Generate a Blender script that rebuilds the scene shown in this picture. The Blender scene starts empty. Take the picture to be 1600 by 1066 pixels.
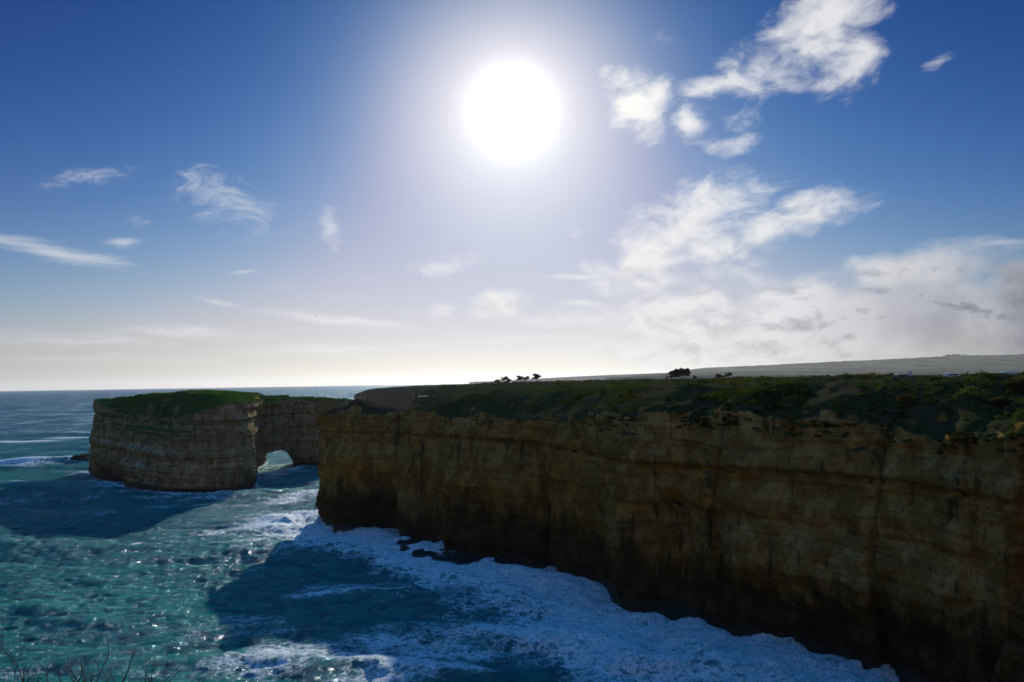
import bpy, math, random
import numpy as np
from mathutils import Matrix, Vector

C = bpy.context.scene
col = C.collection
R = math.radians

# ------------------------------------------------------------------ camera
EYE = np.array([0.0, 0.0, 50.0])
FPX = 1067.0                      # focal length in pixels of the 1600 px wide photo
PITCH, ROLL = 3.45, -0.89
cam_d = bpy.data.cameras.new('camera')
cam = bpy.data.objects.new('camera', cam_d); col.objects.link(cam)
cam_d.sensor_width = 36.0; cam_d.lens = 36.0 * FPX / 1600.0
cam_d.clip_start = 0.1; cam_d.clip_end = 90000
CM = Matrix.Rotation(R(90 + PITCH), 4, 'X') @ Matrix.Rotation(R(ROLL), 4, 'Z')
cam.matrix_world = Matrix.Translation(EYE) @ CM
C.camera = cam
CR = np.array(CM.to_3x3())

def ray(px, py):
    d = CR @ np.array([(px - 800) / FPX, -(py - 533) / FPX, -1.0])
    return d / np.linalg.norm(d)
def at_z(px, py, z=0.0):
    d = ray(px, py); t = (z - 50.0) / d[2]
    return EYE + d * t
def at_y(px, py, y):
    d = ray(px, py); return EYE + d * (y / d[1])
def azel(px, py):
    d = ray(px, py)
    return np.array([math.degrees(math.atan2(d[0], d[1])), math.degrees(math.asin(d[2]))])

# ------------------------------------------------------------------ sun, sky
SAZ, SEL = azel(800, 172)         # where the sun stands
SUN = ray(800, 172)
sd = bpy.data.lights.new('sun', 'SUN'); sun = bpy.data.objects.new('sun', sd); col.objects.link(sun)
sd.energy = 4.5; sd.angle = R(0.7); sd.color = (1.0, 0.93, 0.80)
sun.rotation_euler = Vector(-SUN).to_track_quat('-Z', 'Y').to_euler()
sun.location = (0, 0, 120)

C.view_settings.view_transform = 'Standard'; C.view_settings.look = 'None'
C.view_settings.exposure = 0.0; C.view_settings.gamma = 1.0
C.render.engine = 'CYCLES'
C.cycles.use_denoising = True
C.cycles.max_bounces = 6; C.cycles.diffuse_bounces = 2; C.cycles.glossy_bounces = 2
C.cycles.transmission_bounces = 3; C.cycles.volume_bounces = 1; C.cycles.transparent_max_bounces = 6
C.cycles.sample_clamp_indirect = 4.0; C.cycles.sample_clamp_direct = 0
C.cycles.caustics_reflective = False; C.cycles.caustics_refractive = False

class NT:
    """tiny node-tree writer"""
    def __init__(s, tree): s.t = tree; s.n = tree.nodes; s.l = tree.links
    def node(s, typ, **kw):
        n = s.n.new(typ)
        for k, v in kw.items(): setattr(n, k, v)
        return n
    def put(s, sock, v):
        if isinstance(v, bpy.types.NodeSocket): s.l.new(v, sock)
        elif v is not None:
            if hasattr(sock.default_value, '__len__') and not hasattr(v, '__len__'): v = [v] * len(sock.default_value)
            if hasattr(v, '__len__') and len(sock.default_value) == 4 and len(v) == 3: v = list(v) + [1.0]
            sock.default_value = v
    def m(s, op, a, b=None, c=None, clamp=False):
        n = s.node('ShaderNodeMath', operation=op, use_clamp=clamp)
        for k, v in enumerate((a, b, c)):
            if v is not None: s.put(n.inputs[k], v)
        return n.outputs[0]
    def v(s, op, a, b=None, out=0):
        n = s.node('ShaderNodeVectorMath', operation=op)
        s.put(n.inputs[0], a)
        if b is not None: s.put(n.inputs[3 if op == 'SCALE' else 1], b)
        return n.outputs[out]
    def mix(s, f, a, b, mode='MIX', clampf=True):
        n = s.node('ShaderNodeMix', data_type='RGBA', blend_type=mode, clamp_factor=clampf)
        s.put(n.inputs[0], f); s.put(n.inputs[6], a); s.put(n.inputs[7], b)
        return n.outputs[2]
    def smooth(s, x, lo, hi, to0=0.0, to1=1.0):
        n = s.node('ShaderNodeMapRange', interpolation_type='SMOOTHSTEP')
        for k, v in enumerate((x, lo, hi, to0, to1)): s.put(n.inputs[k], v)
        return n.outputs[0]
    def lin(s, x, lo, hi, to0=0.0, to1=1.0):
        n = s.node('ShaderNodeMapRange', interpolation_type='LINEAR', clamp=True)
        for k, v in enumerate((x, lo, hi, to0, to1)): s.put(n.inputs[k], v)
        return n.outputs[0]
    def noise(s, vec, scale, detail=4, rough=0.5, dist=0.0, out=0, lac=2.0):
        n = s.node('ShaderNodeTexNoise'); s.put(n.inputs['Vector'], vec)
        for k, v in (('Scale', scale), ('Detail', detail), ('Roughness', rough), ('Distortion', dist), ('Lacunarity', lac)): s.put(n.inputs[k], v)
        return n.outputs[out]
    def xyz(s, x, y, z=0.0):
        n = s.node('ShaderNodeCombineXYZ')
        for k, v in enumerate((x, y, z)): s.put(n.inputs[k], v)
        return n.outputs[0]
    def sep(s, v):
        n = s.node('ShaderNodeSeparateXYZ'); s.put(n.inputs[0], v); return n.outputs
    def mapping(s, vec, loc=(0, 0, 0), rot=(0, 0, 0), sc=(1, 1, 1), typ='POINT'):
        n = s.node('ShaderNodeMapping', vector_type=typ)
        s.put(n.inputs[0], vec); s.put(n.inputs[1], loc)
        if typ == 'POINT' or typ == 'TEXTURE':
            s.put(n.inputs[2], rot); s.put(n.inputs[3], sc)
        return n.outputs[0]
    def blob(s, vec, loc, rot, sc):
        g = s.node('ShaderNodeTexGradient', gradient_type='SPHERICAL')
        s.put(g.inputs[0], s.mapping(vec, (loc[0], loc[1], 0), (0, 0, rot), (sc[0], sc[1], 1), 'TEXTURE'))
        return g.outputs[1]

world = bpy.data.worlds.new('World'); C.world = world; world.use_nodes = True
world.node_tree.nodes.clear()
def build_world():
    N = NT(world.node_tree)
    tc = N.node('ShaderNodeTexCoord')
    d = N.v('NORMALIZE', tc.outputs['Generated'])
    sky = N.node('ShaderNodeTexSky', sky_type='NISHITA')
    sky.sun_disc = False; sky.sun_elevation = R(SEL); sky.sun_rotation = R(SAZ)
    sky.altitude = 50; sky.air_density = 1.0; sky.dust_density = 0.4; sky.ozone_density = 2.5
    x, y, z = N.sep(d)
    el = N.m('MULTIPLY', N.m('ARCSINE', z), 180 / math.pi)
    az = N.m('MULTIPLY', N.m('ARCTAN2', x, y), 180 / math.pi)
    P = N.xyz(az, el, 0.0)
    cs = N.v('DOT_PRODUCT', d, tuple(SUN), out=1)
    th = N.m('MULTIPLY', N.m('ARCCOSINE', N.m('MINIMUM', cs, 0.999999)), 180 / math.pi)
    # contrasty grade of the physical sky, then everything in display units until the end
    nr, ng, nb = N.sep(sky.outputs[0])
    base = N.xyz(N.m('POWER', N.m('MULTIPLY', nr, 1 / 10.3), 3.3), N.m('POWER', N.m('MULTIPLY', ng, 1 / 12.5), 2.15), N.m('POWER', N.m('MULTIPLY', nb, 1 / 11.7), 1.75))
    def cap(ch, lim):
        return N.m('DIVIDE', ch, N.m('POWER', N.m('ADD', 1.0, N.m('POWER', N.m('DIVIDE', ch, lim), 2.5)), 0.4))
    nr, ng, nb = N.sep(base)
    base = N.xyz(cap(nr, .43), cap(ng, .51), cap(nb, .76))
    # unseen fill added for the shaded cliffs and foam: bluer zenith, warm cloud behind
    base = N.mix(N.smooth(el, 36.0, 60.0), base, ZENITH_FILL)
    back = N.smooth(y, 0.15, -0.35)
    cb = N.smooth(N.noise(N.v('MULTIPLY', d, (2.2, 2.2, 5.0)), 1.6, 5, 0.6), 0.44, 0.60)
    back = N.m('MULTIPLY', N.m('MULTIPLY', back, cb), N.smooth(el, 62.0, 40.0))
    # pale marine layer close to the horizon
    hz = N.m('POWER', 2.718, N.m('DIVIDE', N.m('MAXIMUM', el, 0.0), -HZ_H))
    azf = N.m('POWER', 2.718, N.m('MULTIPLY', N.m('POWER', N.m('DIVIDE', N.m('SUBTRACT', az, SAZ - 1), 31.0), 2.0), -1.0))
    hcol = N.mix(azf, N.mix(N.smooth(az, 0.0, 38.0), HZ_COL, HZ_RIGHT), HZ_SUN)
    base = N.mix(hz, base, hcol)
    # aureole of the sun in the moist air
    def ex(s, a, c):
        g = N.m('MULTIPLY', N.m('POWER', 2.718, N.m('DIVIDE', N.m('POWER', th, s[1]), -s[0])), a)
        return N.v('SCALE', c, g)
    glow = N.v('ADD', ex((1.7 ** 1.3, 1.3), 3.2, (1, .98, .95)), ex((8.8 ** 2.4, 2.4), 0.46, (.95, .91, .62)))
    # ---------------- clouds
    warp = N.v('SCALE', N.v('SUBTRACT', N.noise(P, 0.22, 3, out=1), (0.5, 0.5, 0.5)), 2.6)
    W = N.v('ADD', P, warp)
    def group(blobs, wv):
        tot = None
        for (px, py, a, b, rot, w) in blobs:
            c = azel(px, py); r = R(rot)
            e1 = azel(px + a * math.cos(r), py - a * math.sin(r)) - c
            e2 = azel(px + b * math.sin(r), py + b * math.cos(r)) - c
            g = N.blob(wv, c, math.atan2(e1[1], e1[0]), (np.linalg.norm(e1), np.linalg.norm(e2)))
            g = N.m('MULTIPLY', g, w)
            tot = g if tot is None else N.m('MAXIMUM', tot, g)
        return tot
    cum = group(CUMULUS, W)
    Pn = N.mapping(P, rot=(0, 0, R(-28)), sc=(0.62, 1.15, 1))
    n1 = N.noise(Pn, 0.42, 10, 0.62, 0.35)
    n1b = N.noise(N.v('ADD', Pn, (0.5, 0.55, 0)), 0.42, 6, 0.60, 0.35)
    soft = N.smooth(el, 6.0, 12.0, 0.42, 0.95)
    dens = N.m('ADD', cum, N.m('MULTIPLY', N.m('SUBTRACT', n1, 0.5), N.m('MULTIPLY', soft, 2.35)))
    a1 = N.m('MULTIPLY', N.smooth(dens, 0.08, 1.12), N.smooth(cum, 0.0, 0.2))
    st = group(STREAKS, N.v('ADD', P, N.v('SCALE', warp, 0.35)))
    Ps = N.mapping(P, rot=(0, 0, R(3)), sc=(0.13, 1.6, 1))
    n2 = N.noise(Ps, 0.75, 8, 0.6, 0.6)
    a2 = N.m('MULTIPLY', N.smooth(N.m('ADD', st, N.m('MULTIPLY', N.m('SUBTRACT', n2, 0.5), 1.7)), 0.22, 1.15), 0.85)
    a2 = N.m('MULTIPLY', a2, N.smooth(st, 0.0, 0.25))
    wi = group(WISPS, N.v('ADD', P, N.v('SCALE', warp, 0.55)))
    Pw = N.mapping(P, rot=(0, 0, R(-20)), sc=(0.55, 1.2, 1))
    n3 = N.noise(Pw, 0.7, 9, 0.66, 1.2)
    a3 = N.m('MULTIPLY', N.smooth(N.m('ADD', wi, N.m('MULTIPLY', N.m('SUBTRACT', n3, 0.5), 2.0)), 0.15, 1.25), 0.55)
    a3 = N.m('MULTIPLY', a3, N.smooth(wi, 0.05, 0.35))
    # colour of the clouds: white close to the sun, greyer where thick and low
    ns = N.m('POWER', 2.718, N.m('DIVIDE', th, -24.0))
    bright = N.mix(ns, CL_FAR, CL_NEAR)
    thick = N.m('MULTIPLY', N.smooth(N.m('ADD', N.m('SUBTRACT', n1b, n1), N.m('MULTIPLY', dens, 0.08)), -0.02, 0.34), N.smooth(el, 17.0, 5.0))
    thick = N.m('MULTIPLY', thick, N.smooth(th, 14.0, 34.0, 0.35, 1.0))
    thick = N.m('MAXIMUM', thick, N.m('MULTIPLY', N.m('MULTIPLY', N.smooth(az, 19.0, 36.0), N.smooth(el, 12.0, 5.0)), N.smooth(N.noise(P, 0.22, 6, 0.55), 0.3, 0.65, 0.5, 1.0)))
    ccol = N.mix(thick, bright, N.mix(N.smooth(az, 26.0, 37.0), CL_GREY, (.17, .175, .22)))
    low = N.smooth(el, 0.0, 7.0, 0.62, 1.0)
    out = N.mix(N.m('MULTIPLY', a2, 1.0), base, N.mix(0.25, bright, base))
    out = N.mix(a3, out, bright)
    out = N.mix(N.m('MULTIPLY', N.m('MULTIPLY', a1, low), 0.94), out, ccol)
    out = N.mix(back, out, BACK_FILL)
    out = N.v('ADD', out, glow)
    # behind the camera and below the horizon
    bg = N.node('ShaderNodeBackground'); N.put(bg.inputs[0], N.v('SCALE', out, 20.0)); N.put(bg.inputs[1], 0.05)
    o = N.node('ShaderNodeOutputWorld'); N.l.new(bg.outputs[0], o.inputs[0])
ZENITH_FILL = (.0, .35, 1.1); BACK_FILL = (.36, .24, .085)
HZ_H = 5.6
HZ_COL = (.38, .385, .42); HZ_SUN = (1.0, .91, .77); HZ_RIGHT = (.19, .19, .23)
CL_FAR = (.70, .71, .75); CL_NEAR = (1.02, 1.0, .97); CL_GREY = (.31, .31, .36)
# (px, py, half-length, half-width, angle, weight): directions taken from the photograph
CUMULUS = [(1290, 30, 155, 85, 38, 1.3), (1215, 105, 150, 60, 12, 1.1), (1320, 100, 90, 70, 40, .95), (1000, 160, 85, 66, -35, 1.25),
           (1085, 190, 62, 42, -20, 1.15), (1150, 180, 50, 38, 0, .75), (1145, 225, 55, 26, 8, .85), (1110, 135, 80, 26, 10, .85),
           (1070, 345, 175, 70, 24, 1.4), (1010, 400, 140, 66, 20, 1.45), (1230, 345, 200, 42, 20, 1.15), (1120, 385, 170, 48, 8, 1.0),
           (1010, 445, 120, 30, 5, .9), (1150, 425, 80, 28, 0, .9),
           (1420, 425, 240, 55, 8, 1.35), (1540, 475, 280, 75, -3, 1.5), (1250, 465, 260, 50, 4, 1.25), (1420, 510, 360, 50, 0, 1.3),
           (1060, 480, 160, 38, 4, 1.3), (1350, 505, 420, 80, 2, 2.1), (1610, 490, 260, 105, 0, 2.3), (1080, 505, 240, 48, 3, 1.5), (1150, 548, 460, 44, 0, 1.6), (775, 477, 66, 36, 5, 1.5), (690, 488, 30, 16, 0, .7), (1000, 500, 230, 36, 0, 1.05),
           (860, 505, 120, 22, 0, .7), (1380, 545, 450, 34, 2, 1.0), (1600, 420, 60, 20, 0, .7)]
STREAKS = [(90, 395, 210, 26, -12, .95), (190, 382, 50, 16, 0, .95), (530, 500, 190, 15, -6, 1.05), (120, 532, 330, 20, -3, .85), (300, 520, 220, 24, -2, .8),
           (520, 545, 420, 22, 2, .75), (340, 470, 70, 9, -14, .9), (900, 432, 90, 10, 0, .9), (1180, 300, 180, 16, 8, .75), (1560, 380, 90, 10, 4, .7),
           (380, 422, 60, 9, 0, .6), (440, 449, 60, 9, 2, .6), (200, 560, 500, 16, 0, .6), (800, 530, 200, 20, 0, .7), (910, 475, 80, 10, -4, .8)]
WISPS = [(150, 275, 110, 22, 10, .8), (350, 310, 140, 66, -25, .85), (300, 295, 60, 16, -35, .6), (390, 315, 90, 22, -10, .6), (515, 358, 26, 46, 10, .95), (690, 415, 95, 28, 8, .95), (215, 345, 32, 20, 0, .75),
         (315, 265, 18, 40, 15, .55), (1035, 60, 28, 24, 30, .6), (1465, 90, 52, 16, 35, .8), (300, 515, 80, 20, 0, .8), (690, 490, 40, 24, 0, .8),
         (1175, 330, 90, 40, 20, .8), (900, 360, 20, 30, 0, .55), (1380, 540, 200, 30, 0, .6), (560, 430, 60, 20, 0, .4), (540, 465, 80, 16, 0, .5)]
HAZE = 1.1e-5
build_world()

# ------------------------------------------------------------------ helpers
rng = np.random.default_rng(7)
_T = rng.random((32, 32, 32)).astype(np.float32)
def vnoise(x, y, z):
    x = np.asarray(x, np.float32); y = np.asarray(y, np.float32); z = np.asarray(z, np.float32)
    x, y, z = np.broadcast_arrays(x, y, z)
    xi = np.floor(x); yi = np.floor(y); zi = np.floor(z)
    fx = x - xi; fy = y - yi; fz = z - zi
    fx = fx * fx * (3 - 2 * fx); fy = fy * fy * (3 - 2 * fy); fz = fz * fz * (3 - 2 * fz)
    a = xi.astype(np.int64) & 31; b = yi.astype(np.int64) & 31; c = zi.astype(np.int64) & 31
    a1 = (a + 1) & 31; b1 = (b + 1) & 31; c1 = (c + 1) & 31
    def L(p, q, t): return p + (q - p) * t
    return L(L(L(_T[a, b, c], _T[a1, b, c], fx), L(_T[a, b1, c], _T[a1, b1, c], fx), fy),
             L(L(_T[a, b, c1], _T[a1, b, c1], fx), L(_T[a, b1, c1], _T[a1, b1, c1], fx), fy), fz) * 2 - 1
def fbm(x, y, z, octv=4, gain=0.5):
    s = 0; a = 1.0; f = 1.0
    for k in range(octv):
        s = s + a * vnoise(x * f + 17.3 * k, y * f + 5.1 * k, z * f + 9.7 * k); a *= gain; f *= 2.03
    return s
def sstep(x, a, b):
    t = np.clip((x - a) / (b - a), 0, 1); return t * t * (3 - 2 * t)

def mesh_np(name, V, F, mat, parent=None, smooth=True, attrs=None):
    """V (n,3), F (m,4) or (m,3) -> one linked mesh object"""
    V = np.ascontiguousarray(V, np.float32); F = np.ascontiguousarray(F, np.int32)
    me = bpy.data.meshes.new(name)
    me.vertices.add(len(V)); me.vertices.foreach_set('co', V.ravel())
    k = F.shape[1]
    me.loops.add(F.size); me.loops.foreach_set('vertex_index', F.ravel())
    me.polygons.add(len(F)); me.polygons.foreach_set('loop_start', np.arange(0, F.size, k, dtype=np.int32))
    me.polygons.foreach_set('loop_total', np.full(len(F), k, np.int32))
    me.polygons.foreach_set('use_smooth', np.full(len(F), smooth, bool))
    me.update(calc_edges=True); me.validate()
    for nm, arr in (attrs or {}).items():
        at = me.attributes.new(nm, 'FLOAT', 'POINT'); at.data.foreach_set('value', np.ascontiguousarray(arr, np.float32).ravel())
    me.materials.append(mat)
    o = bpy.data.objects.new(name, me); col.objects.link(o)
    if parent: o.parent = parent
    return o
def grid_faces(nr, nc, wrap=False):
    i = np.arange(nr if wrap else nr - 1)[:, None]; j = np.arange(nc - 1)[None, :]
    i2 = (i + 1) % nr
    return np.stack([i * nc + j, i * nc + j + 1, i2 * nc + j + 1, i2 * nc + j], -1).reshape(-1, 4)
def tag(o, label=None, cat=None, group=None, kind=None):
    if label: o['label'] = label
    if cat: o['category'] = cat
    if group: o['group'] = group
    if kind: o['kind'] = kind
    return o
def empty(name, loc, label=None, cat=None, group=None, rz=0.0):
    o = bpy.data.objects.new(name, None); col.objects.link(o); o.location = loc; o.rotation_euler = (0, 0, rz)
    o.empty_display_size = 0.5
    return tag(o, label, cat, group)
def copy_tree(o, parent=None):
    c = o.copy(); col.objects.link(c); c.parent = parent
    for ch in list(o.children): copy_tree(ch, c)
    return c
class MB:
    """collects boxes, tubes and quads, then links them as one mesh"""
    def __init__(s): s.V = []; s.F = []
    def add(s, V, F):
        b = len(s.V); s.V += [tuple(v) for v in V]; s.F += [tuple(i + b for i in f) for f in F]
    def box(s, c, size, bev=0.0, taper=1.0):
        x, y, z = (k / 2 for k in size); V = []
        for sz in (-1, 1):
            t = taper if sz > 0 else 1.0
            for sx, sy in ((-1, -1), (1, -1), (1, 1), (-1, 1)): V.append((c[0] + sx * x * t, c[1] + sy * y * t, c[2] + sz * z))
        s.add(V, [(3, 2, 1, 0), (4, 5, 6, 7), (0, 1, 5, 4), (1, 2, 6, 5), (2, 3, 7, 6), (3, 0, 4, 7)])
    def tube(s, pts, rad, n=6):
        pts = [np.array(p, float) for p in pts]; V = []
        if not hasattr(rad, '__len__'): rad = [rad] * len(pts)
        for i, p in enumerate(pts):
            d = pts[min(i + 1, len(pts) - 1)] - pts[max(i - 1, 0)]; d /= np.linalg.norm(d) + 1e-9
            u = np.cross(d, (0, 0, 1) if abs(d[2]) < .9 else (1, 0, 0)); u /= np.linalg.norm(u); w = np.cross(d, u)
            V += [p + rad[i] * (math.cos(2 * math.pi * k / n) * u + math.sin(2 * math.pi * k / n) * w) for k in range(n)]
        F = [(i * n + k, i * n + (k + 1) % n, (i + 1) * n + (k + 1) % n, (i + 1) * n + k) for i in range(len(pts) - 1) for k in range(n)]
        F += [tuple(range(n))[::-1], tuple((len(pts) - 1) * n + k for k in range(n))]
        s.add(V, F)
    def prism(s, prof, y0, y1):
        n = len(prof); V = [(x, y0, z) for x, z in prof] + [(x, y1, z) for x, z in prof]
        s.add(V, [tuple(range(n)), tuple(range(2 * n - 1, n - 1, -1))] + [(k, k + n, (k + 1) % n + n, (k + 1) % n) for k in range(n)])
    def build(s, name, mat, parent=None, bevel=0.0, smooth=False):
        me = bpy.data.meshes.new(name); me.from_pydata(s.V, [], s.F); me.validate(); me.update()
        if smooth: me.polygons.foreach_set('use_smooth', [True] * len(me.polygons))
        me.materials.append(mat); o = bpy.data.objects.new(name, me); col.objects.link(o)
        if parent: o.parent = parent
        if bevel:
            b = o.modifiers.new('bevel', 'BEVEL'); b.width = bevel; b.segments = 2; b.limit_method = 'ANGLE'
        return o

# ------------------------------------------------------------------ materials
def new_mat(name):
    m = bpy.data.materials.new(name); m.use_nodes = True; m.node_tree.nodes.clear()
    N = NT(m.node_tree); o = N.node('ShaderNodeOutputMaterial'); return m, N, o
def principled(N, color, rough=0.9, bump=None, bstr=1.0, bdist=0.1, spec=0.3, **kw):
    p = N.node('ShaderNodeBsdfPrincipled'); N.put(p.inputs['Base Color'], color); N.put(p.inputs['Roughness'], rough)
    N.put(p.inputs['Specular IOR Level'], spec)
    for k, v in kw.items(): N.put(p.inputs[k], v)
    if bump is not None:
        b = N.node('ShaderNodeBump'); N.put(b.inputs['Height'], bump); N.put(b.inputs['Strength'], bstr); N.put(b.inputs['Distance'], bdist)
        N.l.new(b.outputs[0], p.inputs['Normal'])
    return p
def plain(name, color, rough=0.5, metal=0.0, var=0.15, scale=3.0):
    m, N, o = new_mat(name)
    g = N.node('ShaderNodeNewGeometry')
    n = N.noise(g.outputs['Position'], scale, 4)
    c = N.mix(n, tuple(k * (1 - var) for k in color), tuple(min(1, k * (1 + var)) for k in color))
    p = principled(N, c, rough, spec=0.5); N.put(p.inputs['Metallic'], metal)
    N.l.new(p.outputs[0], o.inputs[0]); return m

def rock_mat(name, pale, ochre, dark, veg, wet_z=11.0, veg_on=0.5, strat=1.0, rust=1.0, soil=(.055, .042, .026), bare=None, relief=1.0, veg_z=22.0, pitf=1.0, patches=False, soil_at=.56):
    m, N, o = new_mat(name)
    g = N.node('ShaderNodeNewGeometry'); P = g.outputs['Position']
    x, y, z = N.sep(P); nx, ny, nz = N.sep(g.outputs['Normal'])
    warp = N.noise(P, 0.03, 3)
    big = N.noise(P, 0.045, 4, 0.55)
    zz = N.m('ADD', z, N.m('ADD', N.m('MULTIPLY', warp, 6.0), N.m('MULTIPLY', x, 0.012)))
    # strata: thin and thick beds
    bx = N.xyz(N.m('MULTIPLY', x, 0.012), N.m('MULTIPLY', y, 0.012), N.m('MULTIPLY', zz, 0.20))
    beds = N.noise(bx, 1.0, 4, 0.55)
    bx2 = N.xyz(N.m('MULTIPLY', x, 0.05), N.m('MULTIPLY', y, 0.05), N.m('MULTIPLY', zz, 2.1))
    beds2 = N.noise(bx2, 1.0, 4, 0.6)
    c = N.mix(N.smooth(N.m('ADD', N.m('MULTIPLY', beds, .55), N.m('MULTIPLY', big, .45)), 0.40, 0.60), ochre, pale)
    c = N.mix(N.m('MULTIPLY', N.smooth(beds2, 0.42, 0.28), 0.4 * strat), c, dark)
    ln = N.noise(N.xyz(N.m('MULTIPLY', x, 0.007), N.m('MULTIPLY', y, 0.007), N.m('MULTIPLY', zz, 0.33)), 1.0, 2, 0.5)
    lines = N.m('SUBTRACT', 1.0, N.m('MULTIPLY', N.m('ABSOLUTE', N.m('SUBTRACT', N.m('FRACT', N.m('MULTIPLY', ln, 9.0)), 0.5)), 11.0), clamp=True)
    lines = N.m('MULTIPLY', lines, N.smooth(N.noise(N.v('MULTIPLY', P, (1, 1, .6)), 0.11, 4, 0.6), 0.40, 0.56))
    c = N.mix(N.m('MULTIPLY', lines, 0.55), c, tuple(k * .5 for k in dark))
    # vertical streaks of rust and seepage
    sv = N.xyz(N.m('MULTIPLY', x, 0.55), N.m('MULTIPLY', y, 0.55), N.m('MULTIPLY', z, 0.035))
    streak = N.noise(sv, 1.0, 5, 0.6)
    c = N.mix(N.m('MULTIPLY', N.m('MULTIPLY', N.smooth(streak, 0.56, 0.68), N.smooth(big, 0.4, 0.6)), 0.75 * rust), c, (.26, .10, .03))
    sv2 = N.xyz(N.m('MULTIPLY', x, 0.32), N.m('MULTIPLY', y, 0.32), N.m('MULTIPLY', z, 0.05))
    streak2 = N.noise(N.v('ADD', sv2, (7, 3, 1)), 1.0, 5, 0.65)
    c = N.mix(N.m('MULTIPLY', N.smooth(streak2, 0.55, 0.66), 0.8), c, dark)
    # damp algae-stained foot of the cliff
    wet = N.smooth(N.m('ADD', z, N.m('ADD', N.m('MULTIPLY', N.m('SUBTRACT', streak2, 0.5), 22.0), N.m('MULTIPLY', N.m('SUBTRACT', big, 0.5), 26.0))), wet_z + 5.0, wet_z - 7.0)
    c = N.mix(N.m('MULTIPLY', wet, 0.86), c, tuple(k * 0.5 for k in dark))
    wl = N.smooth(z, 4.0, 1.0)
    c = N.mix(wl, c, (.022, .022, .018))
    fine = N.noise(P, 1.1, 7, 0.65); fine2 = N.noise(N.v('MULTIPLY', P, (1, 1, .7)), 0.30, 6, 0.62)
    c = N.mix(N.smooth(fine2, 0.60, 0.44), c, N.mix(1.0, c, (.60, .54, .47), 'MULTIPLY'))
    pit = N.noise(N.v('MULTIPLY', P, (1, 1, 1.6)), 0.75, 8, 0.72)
    c = N.mix(N.m('MULTIPLY', N.smooth(pit, 0.50, 0.36), 0.40 * relief * pitf), c, N.mix(1.0, c, (.35, .33, .3), 'MULTIPLY'))
    c = N.mix(N.m('MULTIPLY', N.smooth(pit, 0.56, 0.68), 0.25 * relief * pitf), c, N.mix(1.0, c, (1.5, 1.45, 1.3), 'MULTIPLY', False))
    c = N.mix(N.m('MULTIPLY', N.smooth(fine, 0.45, 0.3), 0.6 * relief), c, N.mix(1.0, c, (.35, .33, .3), 'MULTIPLY'))
    # soil and plants where the ground lies flat enough
    vn = N.noise(P, 0.16, 6, 0.6)
    vegf = N.smooth(N.m('ADD', nz, N.m('MULTIPLY', N.m('SUBTRACT', vn, 0.5), 0.9)), veg_on, veg_on + 0.12)
    vegf = N.m('MULTIPLY', vegf, N.smooth(N.m('ADD', z, N.m('MULTIPLY', N.m('SUBTRACT', vn, .5), 12.0)), veg_z, veg_z + 5.0))
    vbare = 1.0 if bare is None else (N.smooth(N.m('ADD', x, N.m('MULTIPLY', N.m('SUBTRACT', vn, .5), 14.0)), bare, bare + 3.0))
    vc = N.mix(N.smooth(fine, 0.35, 0.65), tuple(k * 0.5 for k in veg), veg)
    vc = N.mix(N.m('MULTIPLY', N.smooth(vn, soil_at, soil_at + 0.14), 0.85), vc, soil)
    vc = N.mix(vbare, (.045, .034, .020), vc)
    c = N.mix(vegf, c, vc)
    if patches: c = N.mix(N.m('MULTIPLY', N.smooth(N.noise(N.v('MULTIPLY', P, (1, .35, 1)), 0.0035, 6, 0.6), 0.44, 0.58), 0.8), c, (.075, .075, .045))
    h = N.m('ADD', N.m('MULTIPLY', beds2, 0.32 * strat), N.m('ADD', N.m('MULTIPLY', fine, 0.9), N.m('MULTIPLY', streak, 0.5)))
    p = principled(N, c, N.mix(wl, (.92,) * 3, (.45,) * 3), h, 0.9, 0.8 * relief, spec=0.0)
    N.put(p.inputs['Specular IOR Level'], N.m('MULTIPLY', wl, 0.35))
    N.l.new(p.outputs[0], o.inputs[0]); return m

def leaf_mat(name, c1, c2, trans=0.35, vscale=0.5, c3=None):
    m, N, o = new_mat(name)
    g = N.node('ShaderNodeNewGeometry'); P = g.outputs['Position']
    n = N.noise(P, vscale, 3); n2 = N.noise(P, 6.0, 2)
    c = N.mix(N.smooth(n, 0.38, 0.62), c1, c2)
    if c3: c = N.mix(N.m('MULTIPLY', N.smooth(N.noise(P, vscale * 0.6, 3), 0.58, 0.64), 0.8), c, c3)
    c = N.mix(N.smooth(n2, 0.3, 0.7), N.mix(1.0, c, (.55, .55, .5), 'MULTIPLY'), c)
    d = N.node('ShaderNodeBsdfDiffuse'); N.put(d.inputs[0], c)
    t = N.node('ShaderNodeBsdfTranslucent'); N.put(t.inputs[0], N.mix(1.0, c, (1.1, 1.5, .5), 'MULTIPLY', False))
    mx = N.node('ShaderNodeMixShader'); N.put(mx.inputs[0], trans); N.l.new(d.outputs[0], mx.inputs[1]); N.l.new(t.outputs[0], mx.inputs[2])
    N.l.new(mx.outputs[0], o.inputs[0]); return m

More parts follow.
